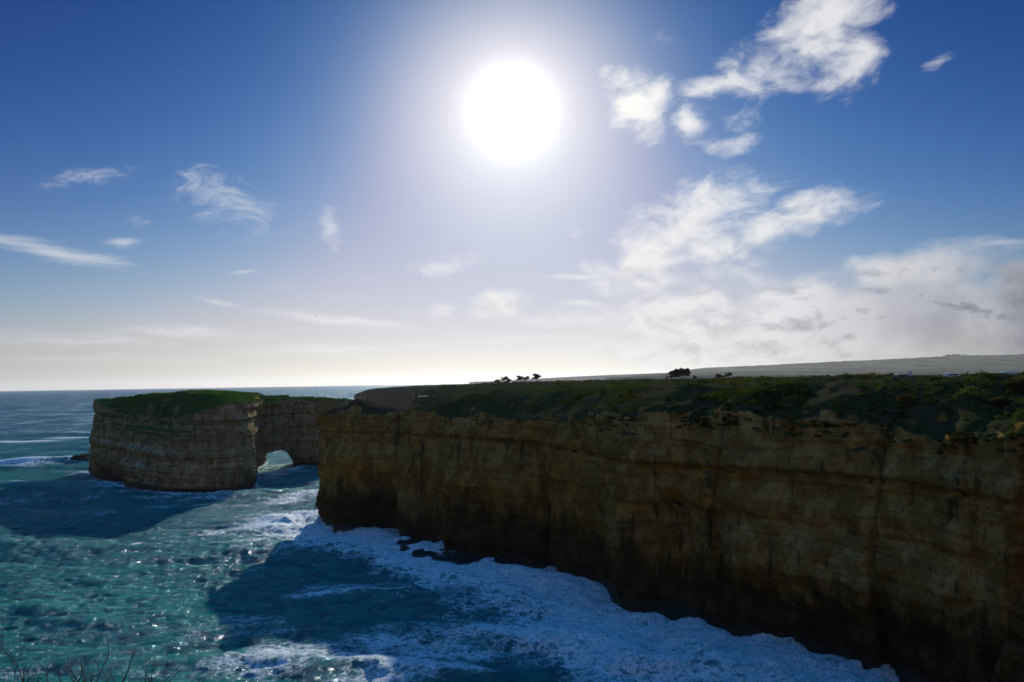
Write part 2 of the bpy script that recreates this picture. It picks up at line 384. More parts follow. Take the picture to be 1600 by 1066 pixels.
M_CLIFF = rock_mat('cliff_rock', (.37, .235, .080), (.34, .170, .036), (.045, .042, .026), (.040, .048, .016), 15.0, 0.55, bare=-38.0, veg_z=34.0, soil_at=.45, soil=(.058, .042, .022))
M_SLOPE = rock_mat('scrub_slope', (.22, .17, .09), (.18, .12, .05), (.045, .042, .03), (.035, .042, .015), 8.0, 0.30)
M_ISLE = rock_mat('island_rock', (.40, .33, .20), (.30, .235, .12), (.065, .058, .042), (.05, .095, .02), 6.0, 0.50, 1.6, 0.4, pitf=.5)
M_FAR = rock_mat('far_rock', (.15, .125, .085), (.13, .10, .06), (.08, .07, .05), (.05, .06, .03), 4.0, 0.45, 1.2, 0.3, relief=.25)
M_HILL = rock_mat('hill_ground', (.16, .14, .09), (.14, .12, .07), (.07, .07, .05), (.19, .18, .12), -50.0, 0.3, 0.5, 0.0, (.10, .095, .045), patches=True)
M_ROCKDARK = rock_mat('wet_rock', (.10, .085, .06), (.08, .065, .045), (.035, .032, .026), (.04, .05, .02), 30.0, 2.0)
M_SCRUB = leaf_mat('scrub_leaves', (.032, .040, .013), (.080, .086, .026), 0.30, 0.12, (.10, .075, .03))
M_GRASS = leaf_mat('grass_leaves', (.034, .070, .013), (.075, .135, .024), 0.45, 0.10, (.055, .058, .022))
M_TREE = leaf_mat('tree_leaves', (.022, .030, .014), (.045, .055, .022), 0.20, 0.3)
M_BARK = plain('bark', (.09, .075, .06), 0.9)
M_TWIG = plain('dead_twig', (.055, .045, .035), 0.9)

# ------------------------------------------------------------------ cliffs as lofted bodies
def resample(cols, step, dense=None):
    """cols: list of dicts of control values; returns arrays sampled along the front base line"""
    keys = cols[0].keys()
    A = {k: np.array([c[k] for c in cols], float) for k in keys}
    d = np.r_[0, np.cumsum(np.hypot(*np.diff(A['fb'], axis=0).T[:2]) + 1e-6)]
    n = max(8, int(d[-1] / step))
    t = np.linspace(0, d[-1], n)
    if dense:
        t = np.sort(np.r_[t, *[np.linspace(a, b, k) for a, b, k in dense]])
    out = {}
    for k, v in A.items():
        if v.ndim == 1: out[k] = np.interp(t, d, v)
        else: out[k] = np.stack([np.interp(t, d, v[:, j]) for j in range(v.shape[1])], -1)
    out['t'] = t; return out
def smooth1(a, k):
    if k < 1: return a
    ker = np.ones(2 * k + 1) / (2 * k + 1)
    def f(v): return np.convolve(np.pad(v, k, mode='edge'), ker, 'valid')
    return f(a) if a.ndim == 1 else np.stack([f(a[:, j]) for j in range(a.shape[1])], -1)

WALLS = {}
def loft(name, S, mat, nw=90, nt=40, nb=30, amp=1.0, foot=-4.0, parent=None, ns=6, top_noise=0.5, strata=1.0, seed=0.0, carve=None, fine=1.0, topf=None):
    """S holds fb (x,y) front foot, fr (x,y,z) front rim, cr (s,z) crest, br (x,y,z) back rim, bb (x,y) back foot, zb bottom height"""
    n = len(S['t'])
    zb = S.get('zb', np.full(n, foot))
    rows = []; wall = []; topm = []
    prof = S.get('lean', np.zeros(n))
    for s in np.linspace(0, 1, nw):
        q = s
        xy = S['fb'] * (1 - q) + S['fr'][:, :2] * q
        z = zb + (S['fr'][:, 2] - zb) * s
        # horizontal position is a function of height, so that arch columns keep the face plane
        hz = np.clip((z - foot) / (S['fr'][:, 2] - foot), 0, 1)
        e = hz ** 1.5
        xy = S['fb'] * (1 - e)[:, None] + S['fr'][:, :2] * e[:, None]
        rows.append(np.column_stack([xy, z])); wall.append(1.0); topm.append(0)
    ts = np.linspace(0, 1, nt + 2)[1:-1] ** S.get('tpow', 1.0)
    for s in ts:
        p = S['fr'] * (1 - s) + S['br'] * s
        cs, cz = S['cr'][:, 0], S['cr'][:, 1]
        u = np.where(s < cs, s / np.maximum(cs, 1e-3), (1 - s) / np.maximum(1 - cs, 1e-3))
        u = np.clip(u, 0, 1); u = u ** S.get('cpow', 0.8)
        base = S['fr'][:, 2] * (1 - s) + S['br'][:, 2] * s
        ref = S['fr'][:, 2] * (1 - cs) + S['br'][:, 2] * cs
        p = p.copy(); p[:, 2] = base + (cz - ref) * u
        rows.append(p); wall.append(float(1 - sstep(np.array(s), 0.0, 0.06)) * 0.8); topm.append(1)
    for s in np.linspace(0, 1, nb):
        z = S['br'][:, 2] + (zb - S['br'][:, 2]) * s
        hz = np.clip((z - foot) / (S['br'][:, 2] - foot), 0, 1)
        xy = S['bb'] * (1 - hz)[:, None] + S['br'][:, :2] * hz[:, None]
        rows.append(np.column_stack([xy, z])); wall.append(1.0); topm.append(0)
    for s in np.linspace(0, 1, ns + 2)[1:-1]:
        a = rows[nw + nt + nb - 1] * (1 - s) + rows[0] * s
        rows.append(a); wall.append(0.6); topm.append(0)
    V = np.stack(rows, 0); nr = V.shape[0]                       # (rows, cols, 3)
    w = np.array(wall)[:, None] * np.ones((1, n)); tm = np.array(topm)[:, None] * np.ones((1, n))
    # normals of the smooth body
    dr = np.roll(V, -1, 0) - np.roll(V, 1, 0); dc = np.gradient(V, axis=1)
    N_ = np.cross(dc, dr); N_ /= np.linalg.norm(N_, axis=-1, keepdims=True) + 1e-9
    cen = V.mean(0, keepdims=True)
    if ((V - cen) * N_).sum() < 0: N_ = -N_
    H = N_.copy(); H[..., 2] *= 0.15; hl = np.linalg.norm(H, axis=-1, keepdims=True); H /= np.maximum(hl, 0.3)
    x, y, z = V[..., 0] + seed, V[..., 1], V[..., 2]
    zz = z + 2.2 * vnoise(x / 60, y / 60, 0) + 0.012 * x
    bed = fbm(zz / 3.2, x / 140, y / 140, 4, 0.62)                     # ledges follow the beds
    bed = np.sign(bed) * np.abs(bed) ** 0.7
    thin = vnoise(zz / 0.55, x / 30, y / 30)
    but = fbm(x / 17, y / 17, z / 60, 3, 0.5)                      # buttresses and gullies
    ridge = 1 - np.abs(vnoise(x / 7.5, y / 7.5, z / 45)) * 2
    rough = fbm(x / 4.2, y / 4.2, z / 3.0, 4, 0.55)
    crack = -np.clip(1 - np.abs(vnoise(x / 19 + 4, y / 19, z / 200 + 3)) * 34, 0, 1)
    D = amp * (0.40 * strata * bed + 0.14 * strata * thin + 3.2 * but + 0.9 * ridge * fine + 0.55 * rough * fine + 1.8 * crack * fine - 1.3 * np.exp(-((zz - 31.5) / 0.55) ** 2) - 0.7 * np.exp(-((zz - 22.5) / 0.5) ** 2) + 0.5 * sstep(zz, 31, 32))
    under = -1.6 * np.exp(-((z - 1.0) / 2.2) ** 2)                   # wave-cut notch
    D = D + under * amp
    if carve is not None: D = D + carve(V)
    V = V + H * (D * w)[..., None]
    tn = top_noise * (1.3 * fbm(x / 11, y / 11, 3.3, 3) + 0.45 * fbm(x / 3.0, y / 3.0, 8.1, 3))
    V[..., 2] += tn * tm * sstep(1 - w, 0.0, 0.6)
    o = mesh_np(name, V.reshape(-1, 3), grid_faces(nr, n, wrap=True), mat, parent)
    # end caps
    o['_r'] = 0; del o['_r']
    WALLS[name] = V[:nw]
    return o, V[nw:nw + nt]


# ------------------------------------------------------------------ main headland
def K(fb, fr, cr, br, bb=None, zb=-4.0):
    bb = bb if bb is not None else (br[0] + (br[0] - fr[0]) * .02, br[1] + 3)
    return dict(fb=fb, fr=fr, cr=cr, br=br, bb=bb, zb=zb)
MAIN = [K((-74.5, 256), (-72.6, 258, 38.3), (.5, 38.8), (-71, 260, 38.2), (-72.5, 262)),
        K((-72, 251), (-70.5, 254, 38.9), (.5, 41.2), (-63, 265, 39), (-62, 268)),
        K((-66, 245.5), (-64.5, 247.5, 39.6), (.4, 42.6), (-55, 266, 39.5), (-54, 270)),
        K((-58, 237), (-56.8, 239.0, 40.8), (.14, 44.6), (-46, 260, 39.5), (-44, 264)),
        K((-51, 234), (-49.5, 236.5, 40.0), (.12, 42.2), (-40, 256, 39.0), (-38, 260)),
        K((-46, 232), (-44.5, 235, 39.6), (.12, 41.2), (-33, 252, 38.8), (-31, 256)),
        K((-39, 228), (-37, 231, 39.8), (.14, 41.3), (-22, 252, 39), (-19, 256)),
        K((-33, 222), (-30, 226, 40.2), (.25, 44.0), (-8, 252, 41), (-5, 256)),
        K((-26, 212), (-22, 217, 40.4), (.26, 46.0), (8, 252, 44), (12, 257)),
        K((-17, 199), (-13, 205, 40.2), (.22, 46.8), (30, 258, 45.5), (34, 264)),
        K((3, 185), (8, 190, 39.6), (.16, 47.2), (65, 268, 46.5), (69, 275)),
        K((8.5, 179), (12, 186, 41.0), (.15, 47.4), (72, 272, 46.5), (76, 280)),
        K((12, 171), (15, 176, 41.2), (.14, 47.6), (80, 275, 46.5), (84, 283)),
        K((20, 150), (25, 157, 41.0), (.12, 48.3), (110, 280, 46.5), (114, 288)),
        K((27, 145), (32, 151, 41.6), (.095, 48.8), (140, 290, 46.5), (145, 298)),
        K((35.5, 141), (40, 147, 42.6), (.08, 49.2), (170, 300, 46), (174, 308)),
        K((43, 134), (48, 139, 43.2), (.07, 49.5), (200, 305, 45.0), (205, 314)),
        K((55, 120), (61, 125, 41.4), (.065, 49.6), (240, 310, 44), (246, 320)),
        K((64, 110), (70, 114, 41.6), (.06, 49.5), (280, 310, 43.5), (288, 320)),
        K((71, 93), (77.5, 96, 42.2), (.06, 49.4), (320, 300, 43.5), (330, 312)),
        K((80, 70), (86, 73, 40.5), (.06, 49.4), (350, 270, 44), (360, 280)),
        K((98, 40), (104, 42, 41), (.08, 49.4), (370, 220, 47.0), (380, 226)),
        K((125, 12), (130, 14, 41), (.1, 49), (380, 160, 48), (390, 164))]
def carver(L):
    def f(V):
        s = np.zeros(V.shape[:2])
        for (x, y, z, r, rz, d) in L:
            q = ((V[..., 0] - x) ** 2 + (V[..., 1] - y) ** 2) / r ** 2 + ((V[..., 2] - z) / rz) ** 2
            s -= d * np.exp(-q ** 1.5)
        return s
    return f
S = resample(MAIN, 0.33)
for k in ('fr', 'cr', 'br', 'bb'): S[k] = smooth1(S[k], 5)
S['fb'] = smooth1(S['fb'], 3)
t_ = S['t']
rimn = sstep(t_, 55, 75) * (2.3 * vnoise(t_ / 15.0, 0.5, 1.5) + 1.7 * vnoise(t_ / 5.6, 2.5, 1.5) + .9 * vnoise(t_ / 2.1, 4.5, 1.5) - 0.8) + 0.5 * vnoise(t_ / 3.0, 7.5, 1.5)
S['fr'][:, 2] += rimn
S['fr'][:, :2] += (sstep(t_, 55, 75) * 1.6 * vnoise(t_ / 7.0, 9.5, 1.5))[:, None] * np.array([.72, .70])
S['cpow'] = 0.75; S['tpow'] = 1.7
hd, TOP_MAIN = loft('headland', S, M_CLIFF, nw=125, nt=80, nb=14, amp=1.0, top_noise=0.8, seed=3.0,
    carve=carver([(-47, 234, 3, 9, 13, 9), (31, 144, 12, 9, 13, 7.5), (62, 111, 5, 9, 8, 4), (14, 163, 8, 10, 16, 3.5), (50, 127, 3, 12, 9, 3), (-22, 206, 4, 12, 10, 2.5), (6, 182, 18, 3.0, 32, 7.0), (40, 139, 20, 2.0, 24, 3.0), (59, 115, 16, 3.0, 22, 3.0), (-8, 192, 6, 6, 12, 3.0)]))
tag(hd, 'long ochre sea cliff in shade with scrub along its top edge', None, None, 'structure')
F_MAIN = S['fb'][::6].copy()

# ------------------------------------------------------------------ arch island
ISLE = [K((-257.5, 415), (-255, 417, 42.5), (.5, 43.6), (-253, 421, 42), (-255, 423)),
        K((-240, 391), (-238, 395, 41.0), (.25, 44.6), (-236, 440, 43), (-238, 444)),
        K((-222, 370), (-218, 377, 35.5), (.16, 45.4), (-216, 455, 43), (-217, 460)),
        K((-197, 350), (-192, 359, 30.5), (.13, 46.3), (-195, 465, 44), (-196, 470)),
        K((-176, 333), (-172, 342, 30.0), (.14, 47.3), (-182, 465, 44), (-183, 470)),
        K((-160, 323), (-157, 331, 35.0), (.12, 46.8), (-172, 460, 44), (-173, 465)),
        K((-145, 323), (-144, 330, 39.5), (.14, 45.6), (-165, 452, 43), (-166, 457)),
        K((-131, 330), (-133, 336, 41.2), (.36, 46.0), (-160, 443, 43), (-161, 448)),
        K((-130, 345), (-133, 350, 41.4), (.4, 45.6), (-157, 435, 42.5), (-158, 440)),
        K((-138, 370), (-139, 373, 41.4), (.4, 44.8), (-155, 425, 42), (-156, 428)),
        K((-146, 389), (-144, 391, 41.2), (.4, 44.2), (-154, 409, 42), (-155, 411)),
        K((-142, 400), (-140, 402, 41.0), (.4, 43.8), (-149, 419, 41.8), (-150, 421)),
        K((-133.5, 421), (-131, 423, 40.8), (.4, 43.4), (-141, 440, 41.5), (-142, 442)),
        K((-123, 428), (-121, 430, 40.2), (.4, 42.6), (-129, 450, 41), (-130, 452)),
        K((-110, 440), (-108, 442, 39.0), (.4, 41.0), (-113, 462, 40), (-114, 464)),
        K((-98, 458), (-97, 459, 36.0), (.4, 37.4), (-99, 466, 36), (-99.5, 467))]
_cd = np.r_[0, np.cumsum(np.hypot(*np.diff(np.array([c['fb'] for c in ISLE]), axis=0).T))]
ta, tb = _cd[10] + 1.0, _cd[12]
S = resample(ISLE, 0.42, [(ta - 2, ta + 2, 26), (tb - 9, tb + 1, 40)])
u = (S['t'] - ta) / (tb - ta)
arch = np.interp(u, [0, .03, .08, .2, .35, .6, .74, .84, .93, 1.0], [-4, 5, 8.6, 10.8, 11.8, 11.6, 10.6, 8.2, 3.5, -4])
S['zb'] = np.where((u > 0) & (u < 1), np.maximum(arch, -4), -4.0)
for k in ('fr', 'cr', 'br', 'bb', 'fb'): S[k] = smooth1(S[k], 4)
S['fr'][:, 2] += 1.6 * vnoise(S['t'] / 9.0, 3.5, 1.5) + .8 * vnoise(S['t'] / 3.3, 4.5, 1.5)
S['cpow'] = 0.75; S['tpow'] = 1.5
isle, TOP_ISLE = loft('arch_island', S, M_ISLE, nw=115, nt=60, nb=50, amp=0.75, top_noise=0.75, seed=41.0, strata=2.6, fine=.75, ns=16,
    carve=carver([(-210, 361, 2, 8, 8, 3), (-176, 333, 3, 8, 9, 3)]))
tag(isle, 'layered rock island with a sea arch at its right end and a green grassy top', 'island')
F_ISLE = np.concatenate([S['fb'][::6], S['bb'][::-6]])

# ------------------------------------------------------------------ land behind
def simple(name, cols, mat, step, label, nw=30, nt=26, nb=4, amp=1.0, tn=1.0, seed=0., kind='structure', cpow=.8, smooth=3, fine=1.0):
    S = resample(cols, step)
    for k in ('fr', 'cr', 'br', 'bb', 'fb'): S[k] = smooth1(S[k], smooth)
    S['cpow'] = cpow
    o, T = loft(name, S, mat, nw=nw, nt=nt, nb=nb, amp=amp, top_noise=tn, seed=seed, fine=fine)
    tag(o, label, None, None, kind); return o, T
# second headland: scrub-covered, its bushy flank falls to the left
SECOND = [K((-93, 585), (-90, 590, 27), (.5, 30), (-86, 610, 27)),
          K((-88, 560), (-84, 572, 34), (.5, 43.5), (-78, 640, 35)),
          K((-72, 535), (-66, 556, 36), (.4, 46.5), (-60, 680, 40)),
          K((-40, 510), (-34, 535, 36), (.35, 47.8), (-20, 720, 45)),
          K((0, 470), (6, 500, 36), (.35, 48.9), (40, 760, 48)),
          K((50, 430), (56, 462, 38), (.35, 49.2), (130, 780, 49)),
          K((110, 400), (116, 430, 40), (.35, 49.3), (250, 800, 49)),
          K((190, 370), (196, 398, 42), (.3, 49.2), (400, 820, 49)),
          K((300, 340), (306, 366, 45), (.3, 49.3), (600, 820, 49)),
          K((450, 330), (456, 352, 47), (.3, 49.3), (800, 800, 49))]
h2, TOP_2 = simple('scrub_headland', SECOND, M_SLOPE, 1.2, 'dark scrub-covered headland behind the near cliff', nw=26, nt=60, amp=1.4, tn=0.6, seed=77, cpow=.7)
# third headland: grey cliff across the bay, with a stack
def pd(px, d): return ((px - 803) / FPX * d, d)
THIRD = [K(pd(574.5, 1300), (*pd(576, 1306), 39.8), (.5, 40.2), (*pd(577, 1312), 39.5), pd(575.5, 1314)),
         K(pd(580, 1270), (*pd(581, 1278), 40.2), (.5, 41.4), (*pd(590, 1400), 40)),
         K(pd(612, 1230), (*pd(612, 1240), 41.4), (.5, 44.4), (*pd(625, 1500), 42)),
         K(pd(650, 1180), (*pd(650, 1190), 43.0), (.5, 46.2), (*pd(665, 1600), 44)),
         K(pd(700, 1140), (*pd(700, 1152), 44.4), (.5, 47.6), (*pd(720, 1700), 45)),
         K(pd(760, 1100), (*pd(760, 1112), 45.5), (.5, 48.2), (*pd(790, 1750), 46)),
         K(pd(900, 1080), (*pd(900, 1092), 46.0), (.5, 48.4), (*pd(950, 1800), 47)),
         K(pd(1100, 1080), (*pd(1100, 1092), 46.0), (.5, 48.4), (*pd(1150, 1850), 47))]
simple('grey_headland', THIRD, M_FAR, 2.2, 'hazy grey cliffed headland across the bay', nw=34, nt=20, amp=1.2, tn=0.6, seed=120, smooth=1)
STACK = [K(pd(554, 1752), (*pd(555.5, 1755), 21), (.5, 23), (*pd(556, 1765), 21)),
         K(pd(558, 1735), (*pd(559, 1742), 25), (.5, 27), (*pd(561, 1790), 25)),
         K(pd(566, 1728), (*pd(566, 1736), 29), (.5, 31.5), (*pd(568, 1790), 29)),
         K(pd(574, 1730), (*pd(573, 1738), 34), (.5, 36), (*pd(575, 1780), 34)),
         K(pd(580, 1738), (*pd(579, 1744), 33), (.5, 34), (*pd(580, 1760), 33))]
st_, _ = simple('sea_stack', STACK, M_FAR, 2.0, None, nw=24, nt=8, amp=1.3, tn=0.6, seed=140, kind=None, smooth=1)
tag(st_, 'small stepped rock stack off the end of the hazy grey headland', 'rock stack')
# far coast and hills
FAR1 = [K(pd(735, 16200), (*pd(735.5, 16290), 61), (.5, 68), (*pd(736, 16740), 61)),
        K(pd(745, 15840), (*pd(745, 15930), 64), (.5, 75), (*pd(746, 17100), 68)),
        K(pd(790, 15480), (*pd(790, 15570), 68), (.5, 86), (*pd(790, 17640), 79)),
        K(pd(850, 15120), (*pd(850, 15210), 95), (.5, 133), (*pd(850, 17640), 122)),
        K(pd(900, 14760), (*pd(900, 14850), 113), (.5, 162), (*pd(900, 17640), 140)),
        K(pd(960, 14400), (*pd(960, 14490), 131), (.5, 190), (*pd(960, 17640), 158)),
        K(pd(1100, 14400), (*pd(1100, 14490), 140), (.5, 230), (*pd(1100, 17640), 176))]
simple('far_coast', FAR1, M_FAR, 36, 'pale far coast fading into haze on the horizon', nw=14, nt=14, amp=6, tn=3, seed=200, smooth=2, fine=.6)
FAR2 = [K(pd(946.5, 6480), (*pd(947.5, 6516), 54), (.5, 61), (*pd(949, 6588), 54)),
        K(pd(948, 6300), (*pd(949, 6336), 72), (.5, 81), (*pd(953, 7020), 72)),
        K(pd(975, 6120), (*pd(975, 6156), 79), (.5, 93), (*pd(980, 7740), 82)),
        K(pd(1030, 5940), (*pd(1030, 5976), 82), (.5, 118), (*pd(1040, 8280), 104)),
        K(pd(1080, 5760), (*pd(1080, 5796), 79), (.5, 136), (*pd(1090, 8640), 122)),
        K(pd(1200, 5400), (*pd(1200, 5490), 72), (.5, 126), (*pd(1215, 9000), 122)),
        K(pd(1400, 4500), (*pd(1400, 4680), 61), (.5, 118), (*pd(1420, 9000), 104)),
        K(pd(1700, 3960), (*pd(1700, 4140), 57), (.5, 111), (*pd(1750, 9000), 104)),
        K(pd(2200, 3600), (*pd(2200, 3780), 54), (.5, 104), (*pd(2250, 8100), 104))]
simple('far_cliffs', FAR2, M_HILL, 20, 'hazy far cliff with flat land above it', nw=22, nt=30, amp=4, tn=2.2, seed=230, smooth=2, fine=.7)
FAR3 = [K(pd(1040, 10080), (*pd(1040, 10260), 122), (.6, 172), (*pd(1040, 14040), 140)),
        K(pd(1095, 9000), (*pd(1095, 9360), 131), (.6, 248), (*pd(1100, 13680), 176)),
        K(pd(1200, 8460), (*pd(1200, 8820), 122), (.6, 277), (*pd(1200, 13680), 230)),
        K(pd(1300, 8100), (*pd(1300, 8460), 113), (.6, 313), (*pd(1300, 13680), 248)),
        K(pd(1400, 7740), (*pd(1400, 8100), 104), (.6, 342), (*pd(1400, 13680), 266)),
        K(pd(1500, 7560), (*pd(1500, 7920), 100), (.6, 378), (*pd(1500, 13500), 302)),
        K(pd(1620, 7200), (*pd(1620, 7560), 97), (.6, 370), (*pd(1620, 13320), 302)),
        K(pd(1900, 6840), (*pd(1900, 7200), 93), (.6, 365), (*pd(1900, 12600), 302)),
        K(pd(2400, 6300), (*pd(2400, 6660), 93), (.6, 338), (*pd(2400, 11700), 302))]
_, TOP_H = simple('hills', FAR3, M_HILL, 42, 'long low hill fading in haze at the right', nw=8, nt=40, amp=3, tn=4.0, seed=260, cpow=1.1, smooth=3, fine=.4)
# flat land joining the headlands to the hills
LAND = [K((560, 330), (565, 340, 46), (.5, 48.6), (900, 3900, 49)), K((700, 300), (705, 310, 47), (.5, 49), (2400, 3900, 50)),
        K((1200, 250), (1205, 260, 47), (.5, 50), (4400, 3800, 52)), K((2200, 200), (2210, 210, 47), (.5, 50), (8000, 3600, 52))]
simple('flat_land', LAND, M_HILL, 10, 'flat scrub land between the headland and the hills', nw=6, nt=30, amp=1, tn=1.0, seed=300)

# ------------------------------------------------------------------ ground the photographer stands on
NEAR = [K((-60, -30), (-42, -34, 44), (.3, 46), (-40, -60, 46)), K((-44, -12), (-20, -8, 43.5), (.3, 47.6), (-25, -60, 48)),
        K((-26, -4), (-7.5, 5.4, 44.6), (.10, 47.3), (-14, -60, 48.5)), K((-16, 0), (-3.6, 6.0, 45.4), (.06, 47.25), (-6, -60, 48.5)),
        K((-8, 0), (0.0, 4.6, 45.4), (.05, 47.6), (0, -60, 48.5)), K((4, -2), (5, 2.6, 45.4), (.05, 47.9), (8, -60, 48.5)),
        K((14, -6), (12, -1, 45.0), (.06, 48.0), (22, -60, 48.5)), K((40, -16), (36, -12, 44), (.1, 48.0), (60, -70, 48.5)),
        K((90, -20), (90, -14, 43), (.1, 48.0), (120, -80, 48.5)), K((140, -10), (145, -4, 43), (.1, 48.5), (200, -80, 48.5))]
simple('near_clifftop', NEAR, M_CLIFF, 0.5, 'grassy ground at the viewpoint below the bottom edge of the picture', nw=40, nt=40, nb=4, amp=0.35, tn=0.12, seed=330, smooth=3, cpow=.6)

# ------------------------------------------------------------------ sea
def poly_dist(P, Q):
    """distance from points P (n,2) to polyline Q"""
    best = np.full(len(P), 1e9, np.float32)
    for a, b in zip(Q[:-1], Q[1:]):
        ab = b - a; L = (ab ** 2).sum() + 1e-6
        t = np.clip(((P - a) @ ab) / L, 0, 1)
        d = np.hypot(P[:, 0] - a[0] - t * ab[0], P[:, 1] - a[1] - t * ab[1])
        best = np.minimum(best, d)
    return best
def axis(segs, far, growth=1.13):
    a = [segs[0][0]]
    for (lo, hi, s0, s1) in segs:
        n = int((hi - lo) / ((s0 + s1) / 2)); w = np.linspace(s0, s1, n); w *= (hi - lo) / w.sum(); a += list(lo + np.cumsum(w))
    st = segs[-1][3]
    while a[-1] < far[1]: st *= growth; a.append(a[-1] + st)
    st = segs[0][2]; b = [a[0]]
    while b[-1] > far[0]: st *= growth; b.append(b[-1] - st)
    return np.array(b[1:][::-1] + a)
def build_sea():
    xs = axis([(-330, -150, .75, .42), (-150, 75, .36, .36)], (-30000, 30000))
    ys = axis([(70, 180, .36, .36), (180, 330, .36, .75), (330, 900, .75, 5.0)], (-8000, 32000))
    X, Y = np.meshgrid(xs, ys); sh = X.shape
    dx = np.gradient(xs)[None, :] * np.ones(sh); dy = np.gradient(ys)[:, None] * np.ones(sh)
    cell = np.maximum(dx, dy)
    r2 = np.random.default_rng(11)
    Z = np.zeros(sh, np.float32); GX = np.zeros(sh, np.float32); GY = np.zeros(sh, np.float32)
    core = (np.abs(X) < 2500) & (Y > -200) & (Y < 4000)
    xc = X[core].astype(np.float32); yc = Y[core].astype(np.float32); cc = cell[core].astype(np.float32)
    z = np.zeros_like(xc); gx = np.zeros_like(xc); gy = np.zeros_like(xc)
    wob = 7 * vnoise(xc / 55, yc / 55, 0.3)
    for lam, amp, n in ((62, .34, 3), (38, .36, 5), (23, .32, 7), (14, .23, 9), (8.5, .115, 10), (5.2, .08, 12), (3.2, .065, 12), (2.0, .038, 12), (1.3, .022, 10)):
        for k in range(n):
            l = lam * r2.uniform(.8, 1.25); th = R(-100 + r2.normal() * (12 if lam > 20 else 20 if lam > 6 else 38)); ph = r2.uniform(0, 6.28)
            kx, ky = math.cos(th) * 2 * math.pi / l, math.sin(th) * 2 * math.pi / l
            att = np.clip((l / cc - 2.5) / 4, 0, 1) * amp / math.sqrt(n) * 1.5
            p = kx * xc + ky * yc + ph + wob * (6.28 / l if l > 10 else 0.5)
            s, c = np.sin(p), np.cos(p)
            z += att * s; q = 0.8
            gx += q * att * c * kx / math.hypot(kx, ky); gy += q * att * c * ky / math.hypot(kx, ky)
    amp_mod = 0.75 + 0.45 * vnoise(xc / 40, yc / 40, 5.0)
    z *= amp_mod
    P2 = np.column_stack([xc, yc])
    near = (yc < 700) & (np.abs(xc) < 400)
    dM = np.full(len(xc), 999., np.float32); dI = np.full(len(xc), 999., np.float32)
    dM[near] = poly_dist(P2[near], F_MAIN[::2]); dI[near] = poly_dist(P2[near], F_ISLE[::2])
    # surf in the cove heaps up in front of the cliff; swell crests near the camera and left of the island
    surf = np.exp(-(dM / 30) ** 2) * (yc < 262)
    z += surf * (1.05 * fbm(xc / 7, yc / 7, 1.0, 5, .55) + 0.4)
    def swell(x0, y0, ang, half, wid, h):
        a = R(ang); ux, uy = math.cos(a), math.sin(a)
        s = (xc - x0) * ux + (yc - y0) * uy; d = -(xc - x0) * uy + (yc - y0) * ux + 5 * vnoise(xc / 30, yc / 30, 2)
        prof = np.where(d > 0, np.exp(-(d / (wid * 1.9)) ** 2), np.exp(-(d / wid) ** 2))
        return h * prof * np.exp(-(s / half) ** 4), d, s
    crest = np.zeros_like(xc)
    for sw in SWELLS:
        w, d, s = swell(*sw[:6]); z += w
        crest = np.maximum(crest, sw[6] * np.exp(-((d - 1.0) / 2.2) ** 2) * np.exp(-(s / sw[3]) ** 4) + sw[7] * np.exp(-((d - 9) / 9.0) ** 2) * np.exp(-(s / (sw[3])) ** 4))
    # how much foam lies on the water (0..1), before the pattern is cut in the material
    foam = 0.62 * np.exp(-(dM / 32) ** 2) * sstep(dM, 56, 10) + 0.39 * np.exp(-(dM / 62) ** 4) 
    foam *= (yc < 275)
    foam = np.maximum(foam, 0.85 * np.exp(-(dM / 4.0)) * (yc < 300))
    foam = np.maximum(foam, 0.75 * np.exp(-(dI / 5.0)))
    foam = np.maximum(foam, 0.48 * np.exp(-(dI / 22) ** 2))
    for (x0, y0, rx, ry, ang, a) in FOAM:
        ca, sa = math.cos(R(ang)), math.sin(R(ang)); u_ = (xc - x0) * ca + (yc - y0) * sa; v_ = -(xc - x0) * sa + (yc - y0) * ca
        foam = np.maximum(foam, a * np.exp(-((u_ / rx) ** 2 + (v_ / ry) ** 2) ** 1.2))
    for (x0, y0, rx, ry, ang, a) in CALM:
        ca, sa = math.cos(R(ang)), math.sin(R(ang)); u_ = (xc - x0) * ca + (yc - y0) * sa; v_ = -(xc - x0) * sa + (yc - y0) * ca
        foam = foam * (1 - a * np.exp(-((u_ / rx) ** 2 + (v_ / ry) ** 2) ** 1.2))
    foam = np.maximum(foam, crest)
    foam += (0.19 * vnoise(xc / 15, yc / 15, 8) + 0.13 * vnoise(xc / 5.5, yc / 4.0, 3)) * sstep(foam, 0.1, 0.3)
    # whitecaps out at sea
    foam = np.maximum(foam, 0.34 * sstep(z, 0.9, 1.9) * (np.hypot(xc + 92, yc - 156) > 32) + 0.08 + 0.16 * sstep(yc, 330, 200))
    Z[core] = z; GX[core] = gx; GY[core] = gy
    Fm = np.full(sh, 0.10, np.float32); Fm[core] = foam
    edge = np.zeros(sh, np.float32); edge[core] = 1
    V = np.stack([X - GX, Y - GY, Z], -1).reshape(-1, 3)
    return mesh_np('sea', V, grid_faces(*sh), M_SEA, attrs={'foam': Fm})
